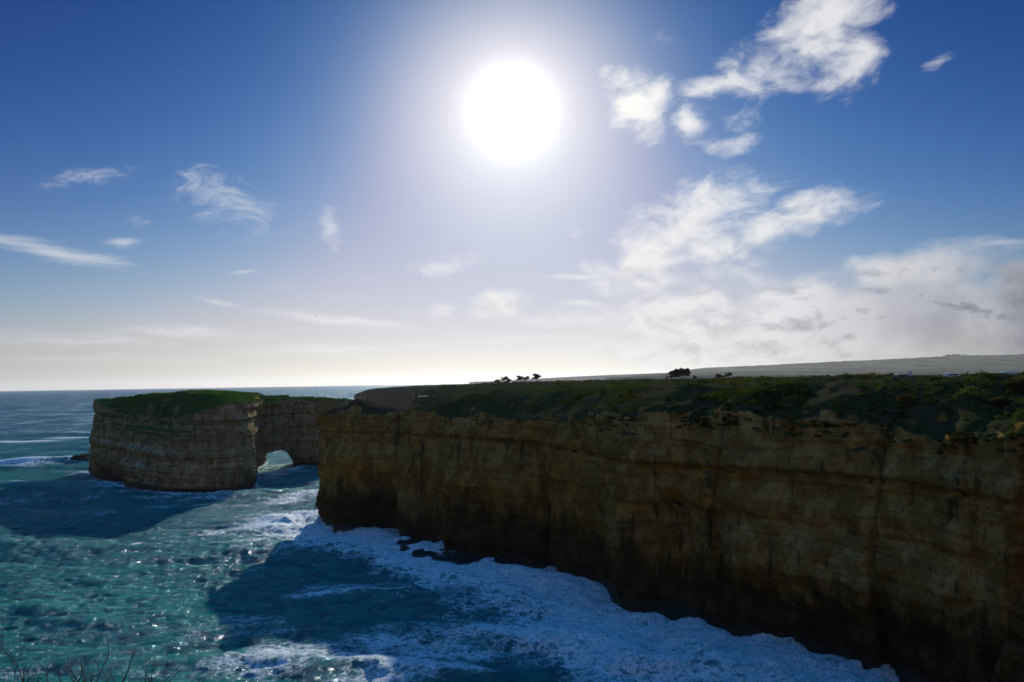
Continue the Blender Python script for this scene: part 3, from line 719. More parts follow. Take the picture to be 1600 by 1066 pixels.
# crests: x, y, direction of the crest line, half length, width, height, foam on the lip, foam behind
def gz(px, py): p = at_z(px, py); return p[0], p[1]
SWELLS = [(*gz(130, 975), 10, 28, 7.5, 1.3, .16, .22), (*gz(420, 985), 14, 20, 3.0, 0.9, .34, .3), (*gz(300, 1010), 12, 30, 3.2, 0.7, .30, .3),
          (*gz(105, 680), 4, 40, 7, 3.2, .95, .45), (*gz(80, 722), 14, 38, 7, 3.8, .8, .62), (*gz(40, 760), 10, 50, 7, 1.8, .3, .4),
          (*gz(640, 1040), -8, 20, 2.6, 1.5, .7, .7), (*gz(850, 1000), -20, 18, 2.6, 1.4, .8, .7), (*gz(560, 930), 8, 18, 2.6, 1.1, .5, .5), (*gz(1000, 1046), -12, 16, 2.4, 1.6, .7, .75),
          (*gz(740, 900), -14, 14, 2.4, 1.3, .8, .6)]
FOAM = [(*gz(571, 634), 9, 60, 0, 1.2), (*gz(430, 1030), 18, 9, 10, .74), (*gz(465, 775), 12, 28, -15, .70), (*gz(430, 840), 11, 16, -15, .66), (*gz(385, 900), 7, 14, -25, .60), (*gz(345, 950), 6, 9, -25, .52), (*gz(300, 1000), 5, 7, -25, .5), (*gz(320, 960), 12, 14, 0, .40), (*gz(215, 852), 2.6, 4.0, 0, .72),
        (*gz(60, 722), 46, 34, 0, .80), (*gz(30, 690), 50, 22, 0, .74), (*gz(110, 684), 30, 10, 0, .8), (*gz(40, 780), 44, 20, 0, .50), (*gz(150, 800), 30, 12, 0, .46), (*gz(430, 728), 14, 9, 0, .55), (*gz(440, 800), 16, 16, 0, .50), (*gz(300, 790), 40, 12, 0, .40), (*gz(50, 1050), 10, 5, 15, .42),
        (*gz(230, 1050), 9, 5, 10, .45), (*gz(540, 845), 16, 14, 0, .66), (*gz(1000, 1040), 30, 16, -35, .78), (*gz(1250, 1080), 16, 12, -40, .85), (*gz(700, 980), 22, 16, 0, .66), (*gz(850, 940), 18, 12, -30, .72), (*gz(600, 1060), 18, 8, 0, .62)]
CALM = [(*gz(440, 930), 20, 22, 10, .75), (*gz(500, 890), 16, 8, 0, .4), (*gz(1150, 1150), 1, 1, 0, 0)]

def sea_mat():
    m, N, o = new_mat('sea_water')
    g = N.node('ShaderNodeNewGeometry'); P = g.outputs['Position']
    at = N.node('ShaderNodeAttribute', attribute_name='foam'); foam = at.outputs['Fac']
    x, y, z = N.sep(P)
    Pf = N.v('MULTIPLY', P, (1, 1, .3))
    warp = N.v('SCALE', N.v('SUBTRACT', N.noise(Pf, 0.22, 3, out=1), (.5, .5, .5)), 3.0)
    Pw = N.v('ADD', Pf, warp)
    # web of foam: ridges of warped noise at two scales, and clots
    def web(vec, sc, det=4):
        n = N.noise(vec, sc, det, 0.55)
        return N.m('SUBTRACT', 1.0, N.m('MULTIPLY', N.m('ABSOLUTE', N.m('SUBTRACT', n, 0.5)), 7.0), clamp=True)
    w1 = web(N.v('MULTIPLY', Pw, (.8, 1.25, 1)), 0.42); w2 = web(Pw, 1.3, 5)
    clot = N.noise(Pw, 0.33, 8, 0.68); fine = N.noise(Pw, 2.2, 6, 0.7)
    patt = N.m('ADD', N.m('ADD', N.m('MULTIPLY', w1, 0.30), N.m('MULTIPLY', w2, 0.17)), N.m('ADD', N.m('MULTIPLY', clot, 0.62), N.m('MULTIPLY', fine, 0.30)))
    fa = N.smooth(N.m('ADD', patt, N.m('MULTIPLY', N.m('SUBTRACT', foam, 0.5), 1.2)), 0.66, 1.16)
    patch = N.smooth(N.noise(P, 0.035, 4, 0.6), 0.42, 0.60)
    fl = N.m('MULTIPLY', N.smooth(N.noise(N.v('MULTIPLY', Pw, (.8, 1.3, 1)), 0.9, 8, 0.74), N.lin(foam, 0.05, 0.45, 0.635, 0.575), N.lin(foam, 0.05, 0.45, 0.685, 0.66)), N.m('MAXIMUM', patch, N.smooth(foam, .3, .5)))  # foam flecks, which also stand in for sun glints
    sparkle = N.m('MULTIPLY', N.smooth(N.noise(N.v('MULTIPLY', P, (.7, 1.2, 1)), 2.6, 5, 0.7), 0.655, 0.69), N.m('MAXIMUM', N.m('MULTIPLY', patch, 0.5), N.smooth(foam, .3, .6)))  # finer white specks painted as sun sparkle, drawn with the foam
    fa = N.m('MAXIMUM', N.m('MAXIMUM', fa, fl), sparkle)
    thin = N.m('MULTIPLY', foam, N.smooth(clot, 0.25, 0.7))
    # colour of the water body
    body = N.mix(N.smooth(N.noise(P, 0.018, 3), 0.35, 0.65), (.002, .100, .088), (.004, .150, .115))
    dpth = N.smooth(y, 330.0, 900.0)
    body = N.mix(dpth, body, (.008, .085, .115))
    body = N.mix(N.m('MULTIPLY', N.smooth(z, 0.5, 2.4), 0.75), body, (.012, .19, .14))  # crests painted lighter green for sunlight passing through them
    body = N.mix(N.m('MULTIPLY', thin, 0.35), body, (.10, .32, .33))
    chop_shade = N.noise(N.v('MULTIPLY', P, (.6, 1.3, .8)), 0.30, 6, 0.65, 0.5)
    body = N.mix(N.smooth(chop_shade, 0.62, 0.36), body, N.mix(1.0, body, (.35, .42, .55), 'MULTIPLY'))  # light and dark of small waves painted into the water colour
    # ripples that the mesh is too coarse for
    r1 = N.noise(N.v('MULTIPLY', P, (.75, 1.25, 1)), 0.55, 5, 0.6, 0.4); r2 = N.noise(N.v('MULTIPLY', P, (.8, 1.2, 1)), 2.6, 4, 0.6, 0.3); r3 = N.noise(N.v('MULTIPLY', P, (.7, 1.4, 1)), 0.085, 4, 0.55)
    far = N.smooth(y, 250.0, 1200.0)
    h = N.m('ADD', N.m('MULTIPLY', r1, 1.3), N.m('ADD', N.m('MULTIPLY', r2, 0.30), N.m('MULTIPLY', N.m('MULTIPLY', r3, far), 5.0)))
    r4 = N.noise(N.v('MULTIPLY', P, (.22, .020, 0)), 1.0, 4, 0.7)
    h = N.m('ADD', h, N.m('MULTIPLY', N.m('MULTIPLY', r4, far), 3.0))
    bmp = N.node('ShaderNodeBump'); N.put(bmp.inputs['Height'], h); N.put(bmp.inputs['Strength'], 1.0); N.put(bmp.inputs['Distance'], 1.0)
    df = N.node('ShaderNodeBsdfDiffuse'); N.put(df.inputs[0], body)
    gl = N.node('ShaderNodeBsdfGlossy'); N.put(gl.inputs['Color'], (.70, .90, 1.0)); N.put(gl.inputs['Roughness'], N.mix(far, (.12,) * 3, (.55,) * 3)); N.l.new(bmp.outputs[0], gl.inputs['Normal'])
    fr = N.node('ShaderNodeFresnel'); N.put(fr.inputs['IOR'], 1.33); N.l.new(bmp.outputs[0], fr.inputs['Normal'])
    # a wind-roughened sea hides its own grazing facets, so its reflectance levels off
    glit = N.smooth(N.noise(N.v('MULTIPLY', P, (.035, .007, 0)), 1.0, 8, 0.88), 0.50, 0.62, 0.03, 0.95)
    glit2 = N.smooth(N.noise(N.v('MULTIPLY', P, (.9, .22, 0)), 1.0, 4, 0.7), 0.44, 0.64, 0.008, 0.19)
    cap_ = N.m('ADD', N.m('MULTIPLY', N.m('SUBTRACT', 1.0, far), glit2), N.m('MULTIPLY', far, glit))
    ff = N.m('MINIMUM', fr.outputs[0], cap_)
    p = N.node('ShaderNodeMixShader'); N.put(p.inputs[0], ff); N.l.new(df.outputs[0], p.inputs[1]); N.l.new(gl.outputs[0], p.inputs[2])
    fc = N.mix(N.smooth(N.m('ADD', fine, N.m('MULTIPLY', N.m('SUBTRACT', patt, 0.7), 0.5)), 0.34, 0.64), (.20, .48, .52), (.88, .92, .93))
    hf = N.m('ADD', N.m('MULTIPLY', N.noise(Pw, 1.4, 8, 0.75), 1.2), N.m('MULTIPLY', clot, 1.0))
    q = principled(N, fc, 0.55, hf, 1.0, 0.9, spec=0.12)
    mx = N.node('ShaderNodeMixShader'); N.put(mx.inputs[0], fa); N.l.new(p.outputs[0], mx.inputs[1]); N.l.new(q.outputs[0], mx.inputs[2])
    N.l.new(mx.outputs[0], o.inputs[0]); return m
M_SEA = sea_mat()
sea = build_sea(); tag(sea, 'green and blue sea with white surf', None, None, 'structure')

# ------------------------------------------------------------------ vegetation
def leaves(cent, rad, n_per, size, squash=0.75, seed=1, shell=0.55, lumps=True):
    """leaf-sized quads on and inside lumpy mounds; cent (n,3), rad (n,) -> V, F"""
    r = np.random.default_rng(seed); n = len(cent)
    idx = np.repeat(np.arange(n), n_per); m = len(idx)
    d = r.normal(size=(m, 3)); d[:, 2] = np.abs(d[:, 2]) * 0.9 + 0.02; d /= np.linalg.norm(d, axis=1, keepdims=True)
    rr = (shell + (1 - shell) * r.random(m) ** 0.6)
    if lumps: rr = rr * (0.78 + 0.42 * vnoise(d[:, 0] * 2.3 + idx * 1.7, d[:, 1] * 2.3 + idx * .31, d[:, 2] * 2.3))
    P = cent[idx] + d * (rad[idx] * rr)[:, None] * np.array([1, 1, squash])
    s = size * r.uniform(.6, 1.3, m)[:, None] * (rad[idx][:, None] ** 0.3)
    a = r.normal(size=(m, 3)); a /= np.linalg.norm(a, axis=1, keepdims=True)
    b = np.cross(a, d + 0.7 * r.normal(size=(m, 3))); b /= np.linalg.norm(b, axis=1, keepdims=True) + 1e-6
    V = np.stack([P - a * s, P + b * s * .6, P + a * s, P - b * s * .6], 1).reshape(-1, 3)
    F = np.arange(4 * m).reshape(-1, 4); return V, F
def scatter(T, n, seed, smax=1.0, dens=None, spow=1.0):
    """random points on a loft's top grid T (rows, cols, 3), weighted by plan area"""
    r = np.random.default_rng(seed); nr, nc = T.shape[:2]
    e1 = T[1:, :-1] - T[:-1, :-1]; e2 = T[:-1, 1:] - T[:-1, :-1]
    A = np.linalg.norm(np.cross(e1, e2), axis=-1); k = int(nr * smax); A[k:] = 0
    C0 = (T[1:, 1:] + T[:-1, :-1]) / 2
    if dens is not None: A = A * dens(C0)
    p = (A / A.sum()).ravel(); ids = r.choice(p.size, n, p=p); i, j = np.divmod(ids, nc - 1)
    u, v = r.random(n)[:, None], r.random(n)[:, None]
    return T[i, j] + u * e1[i, j] + v * e2[i, j]
def ground_z(T, x, y):
    q = T.reshape(-1, 3); k = np.argmin((q[:, 0] - x) ** 2 + (q[:, 1] - y) ** 2); return float(q[k, 2])

def dens_main(Cc):
    d = np.hypot(Cc[..., 0], Cc[..., 1])
    patch = sstep(fbm(Cc[..., 0] / 9, Cc[..., 1] / 9, 4.2, 3), -0.35, 0.15)
    low = sstep(Cc[..., 2] + 3.0 * fbm(Cc[..., 0] / 13, Cc[..., 1] / 13, 7.7, 2), 41.5, 46.0)
    return (0.04 + 0.96 * patch) * (0.20 + 0.80 * low) * (1 - sstep(d, 230, 300) * .8) * (Cc[..., 0] > -36) / np.maximum(d, 60) ** 0.9
pts = scatter(TOP_MAIN, 11000, 5, 1.0, dens_main)
rad = rng.uniform(.45, 1.25, len(pts)) * (0.7 + 0.5 * sstep(fbm(pts[:, 0] / 14, pts[:, 1] / 14, 1.2, 2), -.3, .5))
big = scatter(TOP_MAIN, 520, 6, 1.0, lambda Cc: dens_main(Cc) * sstep(fbm(Cc[..., 0] / 11, Cc[..., 1] / 11, 9.2, 2), 0.0, 0.4) * (Cc[..., 0] < .62 * Cc[..., 1]))
pts = np.concatenate([pts] + [big + rng.normal(size=big.shape) * np.array([.8, .8, .15]) for _ in range(4)]); rad = np.concatenate([rad, rng.uniform(1.2, 2.1, 4 * len(big))])
pts[:, 2] -= rad * 0.22
# plants hanging over the rim and down the gullies
Wm = WALLS['headland'][-30:]
def dens_wall(Cc):
    rel = (Cc[..., 2] - 27) / 14
    return (fbm(Cc[..., 0] / 8, Cc[..., 1] / 8, Cc[..., 2] / 30, 3) > 0.95 - 0.8 * rel) * (Cc[..., 0] > -25) * np.clip(rel, 0, 1) ** 2 + 1e-9
hang = scatter(Wm[-9:], 260, 61, 1.0, dens_wall); pts = np.concatenate([pts, hang]); rad = np.concatenate([rad, rng.uniform(.6, 1.1, len(hang))])
pxx = 803 + FPX * pts[:, 0] / pts[:, 1]; clear = np.zeros(len(pts), bool)
for lo, hi in ((1552, 1594), (1474, 1501), (1404, 1434)): clear |= (pxx > lo) & (pxx < hi) & (pts[:, 1] > 112) & (pts[:, 1] < 175) & (pts[:, 2] + rad * .75 > 49.2)
pts = pts[~clear]; rad = rad[~clear]
V, F = leaves(pts, rad, 62, 0.20, seed=3)
o = mesh_np('coastal_scrub', V, F, M_SCRUB, smooth=False); tag(o, 'low dark green coastal scrub along the top of the long cliff', 'scrub', None, 'stuff')

tip = scatter(TOP_MAIN, 260, 55, 1.0, lambda Cc: ((Cc[..., 0] < -30) * (fbm(Cc[..., 0] / 5, Cc[..., 1] / 5, 2, 2) > 0.1)).astype(float) + 1e-9)
V, F = leaves(tip, rng.uniform(.15, .4, len(tip)), 22, 0.10, seed=31, squash=.6)
o = mesh_np('sparse_heath', V, F, M_SCRUB, smooth=False); tag(o, 'sparse low plants on the bare rocky point of the headland', 'heath', None, 'stuff')

def dens_isle(Cc):
    return (0.3 + sstep(fbm(Cc[..., 0] / 12, Cc[..., 1] / 12, 2.2, 3), -0.4, 0.2)) * sstep(Cc[..., 0], -236, -222)
pts = scatter(TOP_ISLE, 6500, 8, 1.0, dens_isle)
rad = rng.uniform(.35, .9, len(pts)); pts[:, 2] -= rad * .2
V, F = leaves(pts, rad, 34, 0.24, squash=.6, seed=9)
o = mesh_np('island_grass', V, F, M_GRASS, smooth=False); tag(o, 'bright green grass and low plants covering the arch island', 'grass', None, 'stuff')

pts = scatter(TOP_2, 3600, 12, 1.0, lambda Cc: 1.0 / np.maximum(np.hypot(Cc[..., 0], Cc[..., 1]), 200) ** 1.5 * (Cc[..., 0] < 420))
rad = rng.uniform(.9, 2.3, len(pts)); pts[:, 2] -= rad * .3
ridge = scatter(TOP_2, 420, 91, .5, lambda Cc: (Cc[..., 2] > 46.5) * (Cc[..., 0] < 300) * (fbm(Cc[..., 0] / 22, Cc[..., 1] / 22, 6, 2) > .1) / np.maximum(Cc[..., 1], 200) ** 1.2 + 1e-9)
pts = np.concatenate([pts, ridge]); rad = np.concatenate([rad, rng.uniform(1.8, 3.4, len(ridge))])
V, F = leaves(pts, rad, 52, 0.46, seed=13)
o = mesh_np('distant_scrub', V, F, M_SCRUB, smooth=False); tag(o, 'dark scrub covering the headland behind the near cliff', 'scrub', None, 'stuff')

# ---- shrubs one can tell apart on the slope of the near cliff
def make_shrub(seed, r, mat):
    root = empty('shrub', (0, 0, 0))
    lumps = np.array([(0, 0, 0.1), (.5, .2, .0), (-.5, .1, 0), (.1, -.5, -.05), (-.15, .45, .15), (.4, -.35, -.1)]) * r
    V, F = leaves(lumps + np.array([0, 0, r * .15]), np.full(6, r * .62), 420, 0.16, seed=seed, shell=.7)
    mesh_np('foliage', V, F, mat, root, smooth=False)
    m = MB(); q = random.Random(seed)
    for k in range(5):
        a = q.uniform(0, 6.28); m.tube([(0, 0, -.35 * r), (.2 * r * math.cos(a), .2 * r * math.sin(a), .1 * r), (.5 * r * math.cos(a), .5 * r * math.sin(a), .45 * r)], [.06, .04, .02], 5)
    m.build('stem', M_BARK, root); return root
M_SH1 = leaf_mat('shrub_green', (.035, .085, .022), (.06, .12, .03), .35, .4)
M_SH2 = leaf_mat('shrub_grey', (.085, .12, .09), (.12, .15, .11), .25, .4)
M_SH3 = leaf_mat('shrub_rust', (.11, .075, .035), (.09, .085, .03), .3, .4)
protos = [make_shrub(1, 1.3, M_SH1), make_shrub(2, 1.0, M_SH2), make_shrub(3, 1.5, M_SH3)]
first = [True] * 3
def hit_top(T, px, py):
    """point of grid T nearest to the sight line through a photo pixel, nearest layer first"""
    d = ray(px, py); q = T.reshape(-1, 3) - EYE; t = q @ d; off = np.linalg.norm(q - t[:, None] * d, axis=1)
    ok = off / t < 0.0035
    if not ok.any(): k = np.argmin(off / t)
    else: k = np.where(ok)[0][np.argmin(t[ok])]
    return T.reshape(-1, 3)[k]
SHR = [(1255, 613, 0, 1.0, 'round bright green shrub near the top of the slope, left of the brown gully'),
       (1190, 640, 1, .8, 'small grey green shrub low on the slope, left above the pale rock scar'),
       (1232, 636, 1, .7, 'small silvery shrub right above the pale rock scar on the slope'),
       (1130, 618, 0, 1.0, 'leaning green shrub on the slope just above the sunlit rock edge'),
       (1420, 628, 2, 1.1, 'dark brownish shrub on the brow of the bare spur, above the yellow rocks'),
       (1562, 628, 2, 1.0, 'broad dull shrub on the slope beneath the campervan'),
       (1585, 606, 2, 1.3, 'rust coloured shrub at the right end of the cliff top'),
       (1345, 606, 0, .9, 'yellow green shrub on the crest right of the gully'),
       (985, 612, 0, 1.2, 'dense green shrub on the crest below the tall tree clump'),
       (1040, 622, 0, .9, 'dark green shrub on the slope below the crest, under the tall tree clump')]
for k, (px, py, pi, sc, lab) in enumerate(SHR):
    p = hit_top(TOP_MAIN, px, py)
    o = protos[pi] if first[pi] else copy_tree(protos[pi]); first[pi] = False
    o.location = (p[0], p[1], p[2] + .2); o.rotation_euler = (0, 0, k * 1.7); o.scale = (sc,) * 3
    tag(o, lab, 'shrub', 'shrubs standing out on the cliff top')

# ---- trees on the skyline
def make_tree(name, h, crown, seed, nleaf=900, lean=0.25, trunks=1, size=.34, tall=False):
    root = empty(name, (0, 0, 0)); q = random.Random(seed); m = MB(); tips = []
    for t in range(trunks):
        bx = q.uniform(-.3, .3) * trunks; top = np.array([bx + lean * h * .5 + q.uniform(-.2, .2) * h, q.uniform(-.1, .1) * h, h * .55])
        m.tube([(bx, 0, -.5), (bx + lean * .2 * h, 0, h * .28), tuple(top)], [h * .035, h * .026, h * .016], 7)
        for b in range(6):
            a = q.uniform(0, 6.28); L = q.uniform(.5, .95)
            e = top + np.array([math.cos(a) * crown[0] * .6 * L, math.sin(a) * crown[0] * .6 * L, h * .18 * q.uniform(.4, 1.4)])
            m.tube([tuple(top - (0, 0, h * .12 * q.random())), tuple((top + e) / 2 + np.array((0, 0, .04 * h))), tuple(e)], [h * .014, h * .01, h * .005], 5); tips.append(e)
    m.build('trunk', M_BARK, root, smooth=True)
    tips = np.array(tips); n = len(tips)
    c2 = np.concatenate([tips, tips * .6 + tips.mean(0) * .4 + np.array([0, 0, h * .1])])
    if tall:
        r = np.random.default_rng(seed); k = 16; a_ = r.uniform(0, 6.28, k); q_ = np.sqrt(r.random(k)); zz_ = r.uniform(-1, 1, k)
        w_ = np.sqrt(np.clip(1 - zz_ ** 2 * .8, 0, 1)) * crown[0] * .62
        c2 = np.column_stack([np.cos(a_) * q_ * w_ + lean * h * .25, np.sin(a_) * q_ * w_, h * (.62 + .25 * zz_)])
    V, F = leaves(c2, crown[1] * (np.random.default_rng(seed + 1).uniform(.55, 1.0, len(c2)) if tall else np.ones(len(c2))), nleaf // len(c2), size, squash=.7, seed=seed, shell=.35)
    V[:, 2] -= crown[1] * .15
    mesh_np('crown', V, F, M_TREE, root, smooth=False); return root
wt = [make_tree('windblown_tree', 7.2, (4.6, 2.4), 4, 3400, .22, 1, .30, True), make_tree('windblown_tree', 8.0, (5.2, 2.5), 5, 3600, .22, 2, .30, True)]
ft = [True, True]
TR = [(779, 655, 0, .8, 'leftmost low windblown tree of the skyline group at the middle'), (789, 652, 1, 1.0, 'wider windblown tree in the left clump of the middle skyline group'),
      (796, 660, 0, .85, 'lower tree at the right side of the left clump of the middle skyline group'), (814, 650, 0, 1.0, 'windblown tree at the left of the central pair on the middle skyline'),
      (823, 655, 1, .9, 'windblown tree at the right of the central pair on the middle skyline'), (840, 640, 0, 1.15, 'lone round-topped tree at the right of the middle skyline group'),
      (1124, 560, 0, .75, 'low left tree of the small clump right of the dense grove'), (1139, 565, 1, .8, 'round tree of the small clump right of the dense grove'), (1131, 575, 0, .5, 'tiny tree between two others right of the dense grove')]
for (px, d, pi, sc, lab) in TR:
    x = (px - 803) / FPX * d; z = ground_z(TOP_2, x, d)
    o = wt[pi] if ft[pi] else copy_tree(wt[pi]); ft[pi] = False
    o.location = (x, d, z - .2); o.scale = (sc,) * 3; o.rotation_euler = (0, 0, 0 if px % 2 else 2.6)
    tag(o, lab, 'tree', 'trees standing up on the skyline')
gt = [make_tree('grove_tree', 10.5, (4.6, 2.6), 8, 4500, .05, 1, .42, True), make_tree('grove_tree', 9.6, (2.6, 1.3), 9, 1500, .12, 2, .34, True)]
fg = [True, True]
GR = [(1050, 560, 1, .92, 'thin bare-trunked tree at the left edge of the dense grove'), (1045, 566, 1, .6, 'small thin tree standing just left of the dense grove'), (1056, 570, 0, .92, 'first full tree from the left in the dense grove'),
      (1062, 562, 0, 1.0, 'second full tree from the left in the dense grove'), (1069, 568, 0, 1.02, 'third full tree from the left in the dense grove'), (1075, 560, 0, .98, 'rightmost full tree of the dense grove'),
      (1088, 566, 0, .42, 'low round tree just right of the dense grove')]
for (px, d, pi, sc, lab) in GR:
    x = (px - 804) / FPX * d; z = ground_z(TOP_2, x, d)
    o = gt[pi] if fg[pi] else copy_tree(gt[pi]); fg[pi] = False
    o.location = (x, d, z - .4); o.scale = (sc,) * 3; o.rotation_euler = (0, 0, px * .7)
    tag(o, lab, 'tree', 'trees of the dense grove')
# tree clumps on the crest of the far hill
hp = []
for px0, px1, n, rr in ((1478, 1500, 60, 16), (1500, 1512, 26, 12), (1318, 1345, 26, 7), (1520, 1540, 18, 8), (1575, 1600, 26, 10), (1125, 1140, 14, 5), (1390, 1400, 6, 6)):
    for k in range(n):
        px = rng.uniform(px0, px1); w = 1 - abs((px - (px0 + px1) / 2) / ((px1 - px0) / 2)) ** 2
        d = ray(px, 560); q = TOP_H[TOP_H.shape[0] // 2 + int(rng.integers(4, 9))]; j = np.argmin(np.abs(q[:, 0] / q[:, 1] - d[0] / d[1]))
        hp.append([*q[j, :2] + rng.normal(size=2) * 14, q[j, 2] + rr * 1.6 * w * rng.random(), rr * 1.8 * rng.uniform(.45, .8)])
hp = np.array(hp); V, F = leaves(hp[:, :3], hp[:, 3], 40, 2.6, seed=44)
o = mesh_np('hilltop_trees', V, F, M_TREE, smooth=False); tag(o, 'far dark tree clumps along the crest of the hazy hill', 'trees', None, 'stuff')

# ------------------------------------------------------------------ foreground shrubs of bare twigs
def twig_shrub(name, base, n, H, spread, seed, label, leafy=0):
    root = empty(name, base, label, 'shrub', 'bare shrubs at the viewpoint'); q = random.Random(seed); tips = []
    def grow(m, p, d, L, r, depth):
        pts = [p]; rs = [r]; k = 4
        for i in range(k):
            d = d + np.array([q.gauss(0, .16), q.gauss(0, .16), q.gauss(.05, .09)]); d /= np.linalg.norm(d)
            p = p + d * L / k; pts.append(p); rs.append(r * (1 - .62 * (i + 1) / k))
            if depth > 0 and i > 0 and q.random() < .8:
                s = np.array([q.gauss(0, 1), q.gauss(0, 1), q.uniform(.1, .9)]); s /= np.linalg.norm(s)
                nd = d * .75 + s * .65; nd /= np.linalg.norm(nd); grow(m, p, nd, L * q.uniform(.4, .62), r * .55, depth - 1)
        m.tube(pts, rs, 5); tips.append(p)
    for k in range(n):
        m = MB(); a = q.uniform(0, 6.28); rr = spread * math.sqrt(q.random())
        p = np.array([rr * math.cos(a) * 1.4, rr * math.sin(a) * .6, 0.0]); d = np.array([q.gauss(0, .26), q.gauss(0, .2), 1.0]); d /= np.linalg.norm(d)
        grow(m, p, d, H * q.uniform(.6, 1.05), .0075 * q.uniform(.8, 1.3), 2); m.build('branch', M_TWIG, root, smooth=True)
    if leafy:
        t = np.array(tips); t = t[t[:, 2] < H * .62] if (t[:, 2] < H * .62).sum() > 4 else t
        V, F = leaves(t, np.full(len(t), .035), leafy, .010, seed=seed, shell=.2, lumps=False); mesh_np('dry_leaves', V, F, M_SH3, root, smooth=False)
    return root
def base_at(px, y, z):
    p = at_y(px, 1066, y); return (float(p[0]), float(y), z)
twig_shrub('bare_shrub', base_at(172, 4.6, 47.50), 46, .50, .22, 3, 'bare twiggy shrub with dry leaf tufts in the middle of the lower left foreground', 8)
twig_shrub('bare_shrub', base_at(212, 4.5, 47.50), 9, .56, .10, 12, 'thinner bare shrub reaching higher at the right of the foreground twigs', 2)
twig_shrub('bare_shrub', base_at(112, 4.6, 47.55), 4, .42, .07, 8, 'sparse forked bare shrub at the left of the foreground twigs', 0)
twig_shrub('bare_shrub', base_at(-8, 4.4, 47.50), 10, .72, .09, 21, 'dark bare shrub cut off by the left edge of the picture', 2)
twig_shrub('bare_shrub', base_at(262, 4.5, 47.45), 5, .34, .10, 33, 'lowest bare shrub, its tips only just showing at the right of the foreground twigs', 0)
sh = make_shrub(77, .34, leaf_mat('olive_shrub', (.10, .115, .03), (.13, .14, .04), .3, 3.0)); sh.location = base_at(-4, 4.0, 48.02); sh.scale = (.8, .8, .62)
for ch in sh.children:
    if ch.name.startswith('foliage'): ch.data.transform(Matrix.Identity(4))
tag(sh, 'low olive green shrub in the very bottom left corner', 'shrub')

# ------------------------------------------------------------------ vehicles on the cliff top
M_VAN = plain('pale_blue_paint', (.42, .55, .72), .35, 0, .04); M_WHITE = plain('white_paint', (.70, .73, .78), .35, 0, .04); M_GLASS = plain('dark_glass', (.015, .018, .022), .08, 0, .1)
M_TYRE = plain('tyre', (.02, .02, .02), .8); M_RIM = plain('rim', (.45, .45, .47), .35, .6); M_STEEL = plain('galvanised_steel', (.45, .46, .48), .45, .4); M_TIMBER = plain('weathered_timber', (.22, .19, .15), .85)
M_RED = plain('red_lamp', (.45, .03, .02), .3)
def vehicle(name, loc, rz, prof, wid, paint, wins, wheel_x, wr, label, cat):
    root = empty(name, loc, label, cat, None, rz)
    m = MB(); m.prism(prof, -wid / 2, wid / 2); m.build('body', paint, root, bevel=.07)
    for (x0, x1, z0, z1) in wins:
        for s in (-1, 1):
            w = MB(); w.box(((x0 + x1) / 2, s * (wid / 2 + .004), (z0 + z1) / 2), (x1 - x0, .03, z1 - z0)); w.build('side_window', M_GLASS, root, bevel=.02)
    for x in wheel_x:
        for s in (-1, 1):
            w = MB(); w.tube([(x, s * (wid / 2 - .2), wr), (x, s * (wid / 2 + .02), wr)], wr, 20); t = w.build('wheel', M_TYRE, root, bevel=.03)
            w = MB(); w.tube([(x, s * (wid / 2), wr), (x, s * (wid / 2 + .035), wr)], wr * .58, 16); w.build('rim', M_RIM, t)
    return root
def wscreen(root, pts):
    me = bpy.data.meshes.new('windscreen'); V = [(x, y, z) for (x, z) in pts for y in (-.78, .78)]; V = [(V[0]), V[1], V[3], V[2]]
    W = V + [(v[0] - .03, v[1], v[2]) for v in V]; me.from_pydata(W, [], [(0, 1, 2, 3), (7, 6, 5, 4), (0, 4, 5, 1), (1, 5, 6, 2), (2, 6, 7, 3), (3, 7, 4, 0)])
    me.materials.append(M_GLASS); o = bpy.data.objects.new('windscreen', me); col.objects.link(o); o.parent = root
def ground_at_px(px, d):
    x = (px - 806) / FPX * d; return x, d, ground_z(TOP_MAIN, x, d)
x, y, z = ground_at_px(1573, 166)
van = vehicle('campervan', (x, y, z - .05), math.pi + .1, [(-2.9, .35), (2.9, .35), (2.95, 1.0), (2.55, 1.25), (1.95, 2.05), (1.5, 2.45), (-2.5, 2.5), (-2.9, 2.2)], 2.1, M_VAN,
              [(1.2, 1.9, 1.35, 1.9), (-.2, 1.0, 1.35, 2.0), (-2.2, -.5, 1.35, 2.0)], (-1.8, 1.9), .36, 'pale blue campervan parked above the scrub at the right end of the cliff top', 'van')
wscreen(van, [(2.58, 1.28), (2.0, 2.02)])
b = MB(); b.box((-.6, 0, 2.56), (1.6, 1.3, .14)); b.build('roof_box', M_WHITE, van, bevel=.03)
x, y, z = ground_at_px(1488, 152)
c1 = vehicle('parked_car', (x, y, z - .4), math.pi - .2, [(-2.1, .3), (2.1, .3), (2.15, .75), (1.2, .95), (.55, 1.42), (-1.1, 1.47), (-1.9, 1.0), (-2.15, .9)], 1.75, M_WHITE,
             [(-.2, .55, .98, 1.3), (-1.2, -.3, .98, 1.33)], (-1.3, 1.35), .32, 'white car half hidden by scrub left of the campervan', 'car')
wscreen(c1, [(1.22, .98), (.6, 1.40)])
x, y, z = ground_at_px(1417, 150)
c2 = vehicle('parked_car', (x, y, z - .75), .15, [(-2.1, .3), (2.1, .3), (2.15, .8), (1.3, 1.0), (.7, 1.62), (-1.9, 1.66), (-2.15, 1.0)], 1.8, plain('dark_paint', (.05, .055, .07), .3), 
             [(-.2, .6, 1.05, 1.48), (-1.6, -.3, 1.05, 1.5)], (-1.3, 1.35), .34, 'dark car mostly hidden by scrub, left of the small white sign', 'car')
wscreen(c2, [(1.32, 1.03), (.75, 1.60)])
x, y, z = ground_at_px(1426, 148)
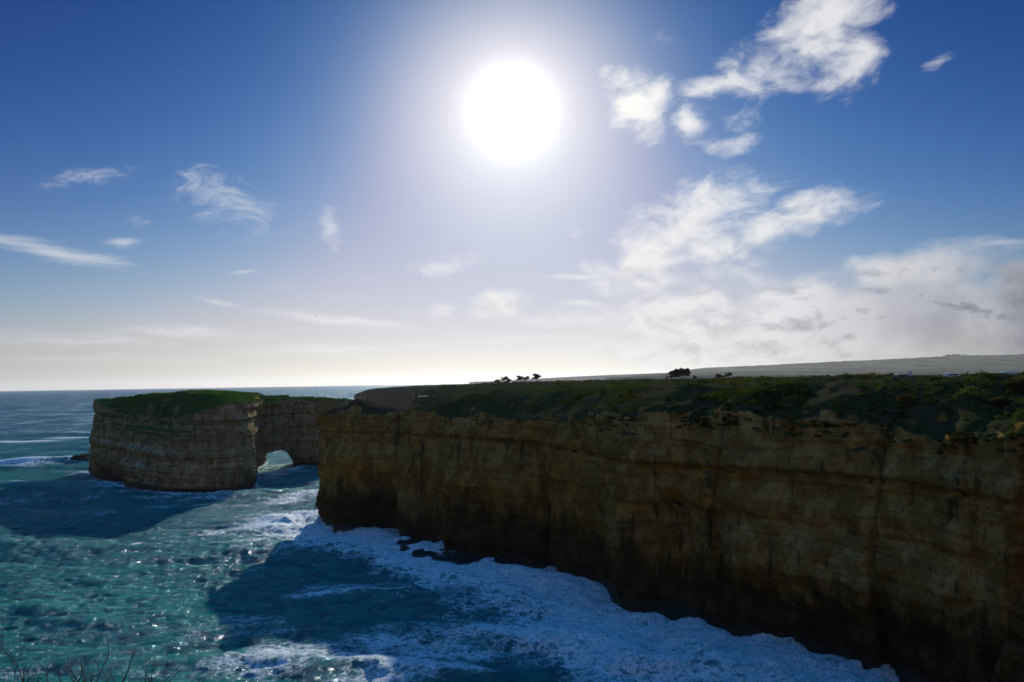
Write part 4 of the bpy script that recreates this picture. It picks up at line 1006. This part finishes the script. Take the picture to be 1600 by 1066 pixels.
sg = empty('sign', (x, y, z), 'small pale sign board standing above the scrub between the parked cars', 'sign', None, .2)
m = MB(); m.box((0, 0, 1.5), (.85, .05, .9)); m.build('board', M_VAN, sg, bevel=.01)
for s in (-1, 1):
    m = MB(); m.box((s * .3, .06, .7), (.07, .07, 1.7)); m.build('post', M_TIMBER, sg)

# ---- viewing platform on the scrub headland
pl = hit_top(TOP_2, 661, 617)
lk = empty('viewing_platform', (float(pl[0]), float(pl[1]) - 1, float(pl[2]) + .6), 'small railed viewing platform with pale deck on the flank of the scrub headland', 'platform', None, .1)
m = MB(); m.box((0, 0, 0), (8.5, 3.4, .22)); m.build('deck', M_WHITE, lk, bevel=.03)
for k in range(7):
    m = MB(); m.box((-4.1 + k * 8.2 / 6, -1.6, .0), (.14, .14, 2.7)); m.build('post', M_TIMBER, lk)
for zz in (.55, 1.2):
    m = MB(); m.box((0, -1.6, zz), (8.4, .1, .12)); m.build('handrail', M_TIMBER, lk)
for xx in (-3.6, 3.6):
    m = MB(); m.box((xx, 0, -1.2), (.3, .3, 2.4)); m.build('support', M_TIMBER, lk)

# ------------------------------------------------------------------ rocks at the waterline
def rock(name, c, size, seed, label, cat='rock', mat=None, n=40, flat=1.0):
    th = np.linspace(0, math.pi, n)[:, None]; ph = np.linspace(0, 2 * math.pi, 2 * n)[None, :]
    x, y, z = np.sin(th) * np.cos(ph), np.sin(th) * np.sin(ph), np.cos(th) * np.ones_like(ph)
    k = 1 + .22 * fbm(x * 1.6 + seed, y * 1.6, z * 1.6, 4) + .05 * fbm(x * 7 + seed, y * 7, z * 7, 3)
    z = np.sign(z) * np.abs(z) ** flat
    V = np.stack([x * k * size[0], y * k * size[1], z * k * size[2]], -1)
    V[..., 2] += .12 * np.sign(vnoise(V[..., 2] * 1.6 + seed, 0.3, 0.1)) * (np.abs(V[..., 2]) < size[2] * .9)
    V += np.array(c); V[:, -1] = V[:, 0]
    o = mesh_np(name, V.reshape(-1, 3), grid_faces(n, 2 * n), mat or M_ROCKDARK); return tag(o, label, cat)
p = at_z(118, 722, 0); rock('sea_rock', (p[0] + 3, p[1] + 6, .3), (9, 10, 4.2), 4, 'black wet rock awash at the left foot of the arch island', flat=.7)
def ledge(name, A, wid, top, seed, label):
    """flat wave-cut rock bench hugging the foot of a cliff; A: list of (x, y, width)"""
    A = np.array(A, float); d = np.r_[0, np.cumsum(np.hypot(*np.diff(A[:, :2], axis=0).T))]; t = np.linspace(0, d[-1], int(d[-1] / .35))
    x = np.interp(t, d, A[:, 0]); y = np.interp(t, d, A[:, 1]); w = np.interp(t, d, A[:, 2])
    tx, ty = np.gradient(x), np.gradient(y); L = np.hypot(tx, ty); nx, ny = ty / L, -tx / L
    rows = []
    for s, zf in ((1.25, -3), (1.08, -1), (1.0, .1), (.97, .8), (.9, 1.0), (.75, 1.0), (.55, 1.05), (.35, 1.1), (.15, 1.2), (-.2, 1.5), (-.8, 1.6)):
        off = w * s * (1 + .3 * vnoise(x / 3.1 + seed, y / 3.1, 1.0) + .12 * vnoise(x / .9, y / .9, 2 + seed)); off = np.where(s < 0, w * s, off)
        rows.append(np.column_stack([x - nx * -off, y - ny * -off, np.full(len(t), top * zf if zf > 0 else zf) + .22 * fbm(x / 1.6 + seed, y / 1.6, s * 3, 3)]))
    V = np.stack(rows); o = mesh_np(name, V.reshape(-1, 3), grid_faces(len(rows), len(t)), M_ROCKDARK); return tag(o, label, 'rock ledge')
FM = F_MAIN
def seg(x0, x1, w): 
    q = FM[(FM[:, 0] > x0) & (FM[:, 0] < x1)]; n = len(q); e = np.sin(np.linspace(0, math.pi, n)) ** .5
    return [(a[0], a[1], w * k + .2) for a, k in zip(q, e)]
ledge('rock_ledge', seg(-38, 2, 7.5), 7, .55, 3, 'dark wave-washed rock ledge at the foot of the long cliff below its middle')
#ledge('rock_ledge', seg(9, 22, 3.2), 4, .6, 9, 'short dark ledge beside the surf tongue, right of the long cliff ledge')

# ------------------------------------------------------------------ birds
M_BIRD = plain('dark_feathers', (.05, .045, .04), .8)
def bird(px, py, dist, span, bank, rz, label):
    p = EYE + ray(px, py) * dist; root = empty('bird', tuple(float(v) for v in p), label, 'bird'); root.rotation_euler = (bank, .1, rz)
    a = span / 2; m = MB()
    m.tube([(-.36 * a, 0, 0), (-.22 * a, 0, .01 * a), (0, 0, .03 * a), (.25 * a, 0, .03 * a), (.38 * a, 0, .04 * a), (.46 * a, 0, .02 * a)], [.015 * a, .07 * a, .115 * a, .09 * a, .055 * a, .01 * a], 10)
    body = m.build('body', M_BIRD, root, smooth=True)
    for s in (-1, 1):
        m = MB(); V = [(.16 * a, s * .08 * a, .05 * a), (.20 * a, s * .45 * a, .20 * a), (.02 * a, s * a, .12 * a), (-.06 * a, s * .5 * a, .19 * a), (-.14 * a, s * .08 * a, .05 * a)]
        V2 = [(x, y, z + .02 * a) for x, y, z in V]; m.add(V + V2, [(0, 1, 2, 3, 4), (9, 8, 7, 6, 5)] + [(k, k + 5, (k + 1) % 5 + 5, (k + 1) % 5) for k in range(5)]); m.build('wing', M_BIRD, root)
    m = MB(); V = [(-.3 * a, -.04 * a, .01 * a), (-.3 * a, .04 * a, .01 * a), (-.58 * a, .1 * a, 0), (-.58 * a, -.1 * a, 0)]
    m.add(V + [(x, y, z + .015 * a) for x, y, z in V], [(0, 1, 2, 3), (7, 6, 5, 4), (0, 4, 5, 1), (1, 5, 6, 2), (2, 6, 7, 3), (3, 7, 4, 0)]); m.build('tail', M_BIRD, root)
bird(493, 495, 120, .75, .9, 2.2, 'small dark bird gliding in the sky above the arch island')
bird(712, 530, 260, .8, .3, .6, 'tiny far bird low in the sky, right of the larger bird')

# ------------------------------------------------------------------ spray thrown up where the surf strikes the rock
def spray_mat():
    m, N, o = new_mat('white_spray'); d = N.node('ShaderNodeBsdfDiffuse'); N.put(d.inputs[0], (.85, .88, .9)); N.l.new(d.outputs[0], o.inputs[0]); return m
r9 = np.random.default_rng(77); P9 = []
def plume(px, py, w, h, n):
    c = at_z(px, py, 0); k = np.argmin(np.hypot(F_MAIN[:, 0] - c[0], F_MAIN[:, 1] - c[1])); f = F_MAIN[k]; c = np.array([f[0] - 2.2, f[1] - 2.2]) if np.hypot(*(f - c[:2])) < 25 else c[:2]
    for b in range(5):
        a = r9.normal(size=2) * w * .5; t = r9.random(n // 5) ** .6; hh = h * r9.uniform(.5, 1.1)
        x = c[0] + a[0] + r9.normal(size=len(t)) * w * (.10 + .35 * t); y = c[1] + a[1] + r9.normal(size=len(t)) * w * (.10 + .35 * t)
        P9.append(np.column_stack([x, y, .2 + hh * t * (1.15 - .5 * r9.random(len(t)))]))
for a in ((572, 826, 3.0, 2.6, 3500), (548, 829, 2.2, 1.4, 1800), (690, 868, 3.5, 1.2, 1500), (872, 900, 2.2, 3.2, 2600), (935, 955, 2.5, 1.6, 1500), (1110, 975, 3.0, 1.6, 1800), (1150, 990, 2.5, 2.6, 2200),
          (1300, 1028, 2.2, 1.6, 1800), (1345, 1040, 1.8, 2.2, 2000), (1420, 1062, 2.0, 2.4, 2200), (1190, 1005, 2.0, 1.2, 1200)): plume(*a)
P9 = np.concatenate(P9); V, F = leaves(P9, np.full(len(P9), .02), 1, .045, seed=5)
o = mesh_np('sea_spray', V, F, spray_mat(), smooth=False); tag(o, 'white spray thrown up by surf along the foot of the long cliff', 'spray', None, 'stuff')

# ------------------------------------------------------------------ haze
hz_m, N, o_ = new_mat('haze_air')
pv = N.node('ShaderNodeVolumePrincipled'); N.put(pv.inputs['Color'], (.90, .93, 1.0)); N.put(pv.inputs['Density'], HAZE); N.put(pv.inputs['Anisotropy'], 0.5)
N.l.new(pv.outputs[0], o_.inputs['Volume'])
m = MB(); m.box((0, 12000, 222), (76000, 60000, 460)); hz = m.build('haze', hz_m); tag(hz, 'thin sea haze', 'haze', None, 'stuff')
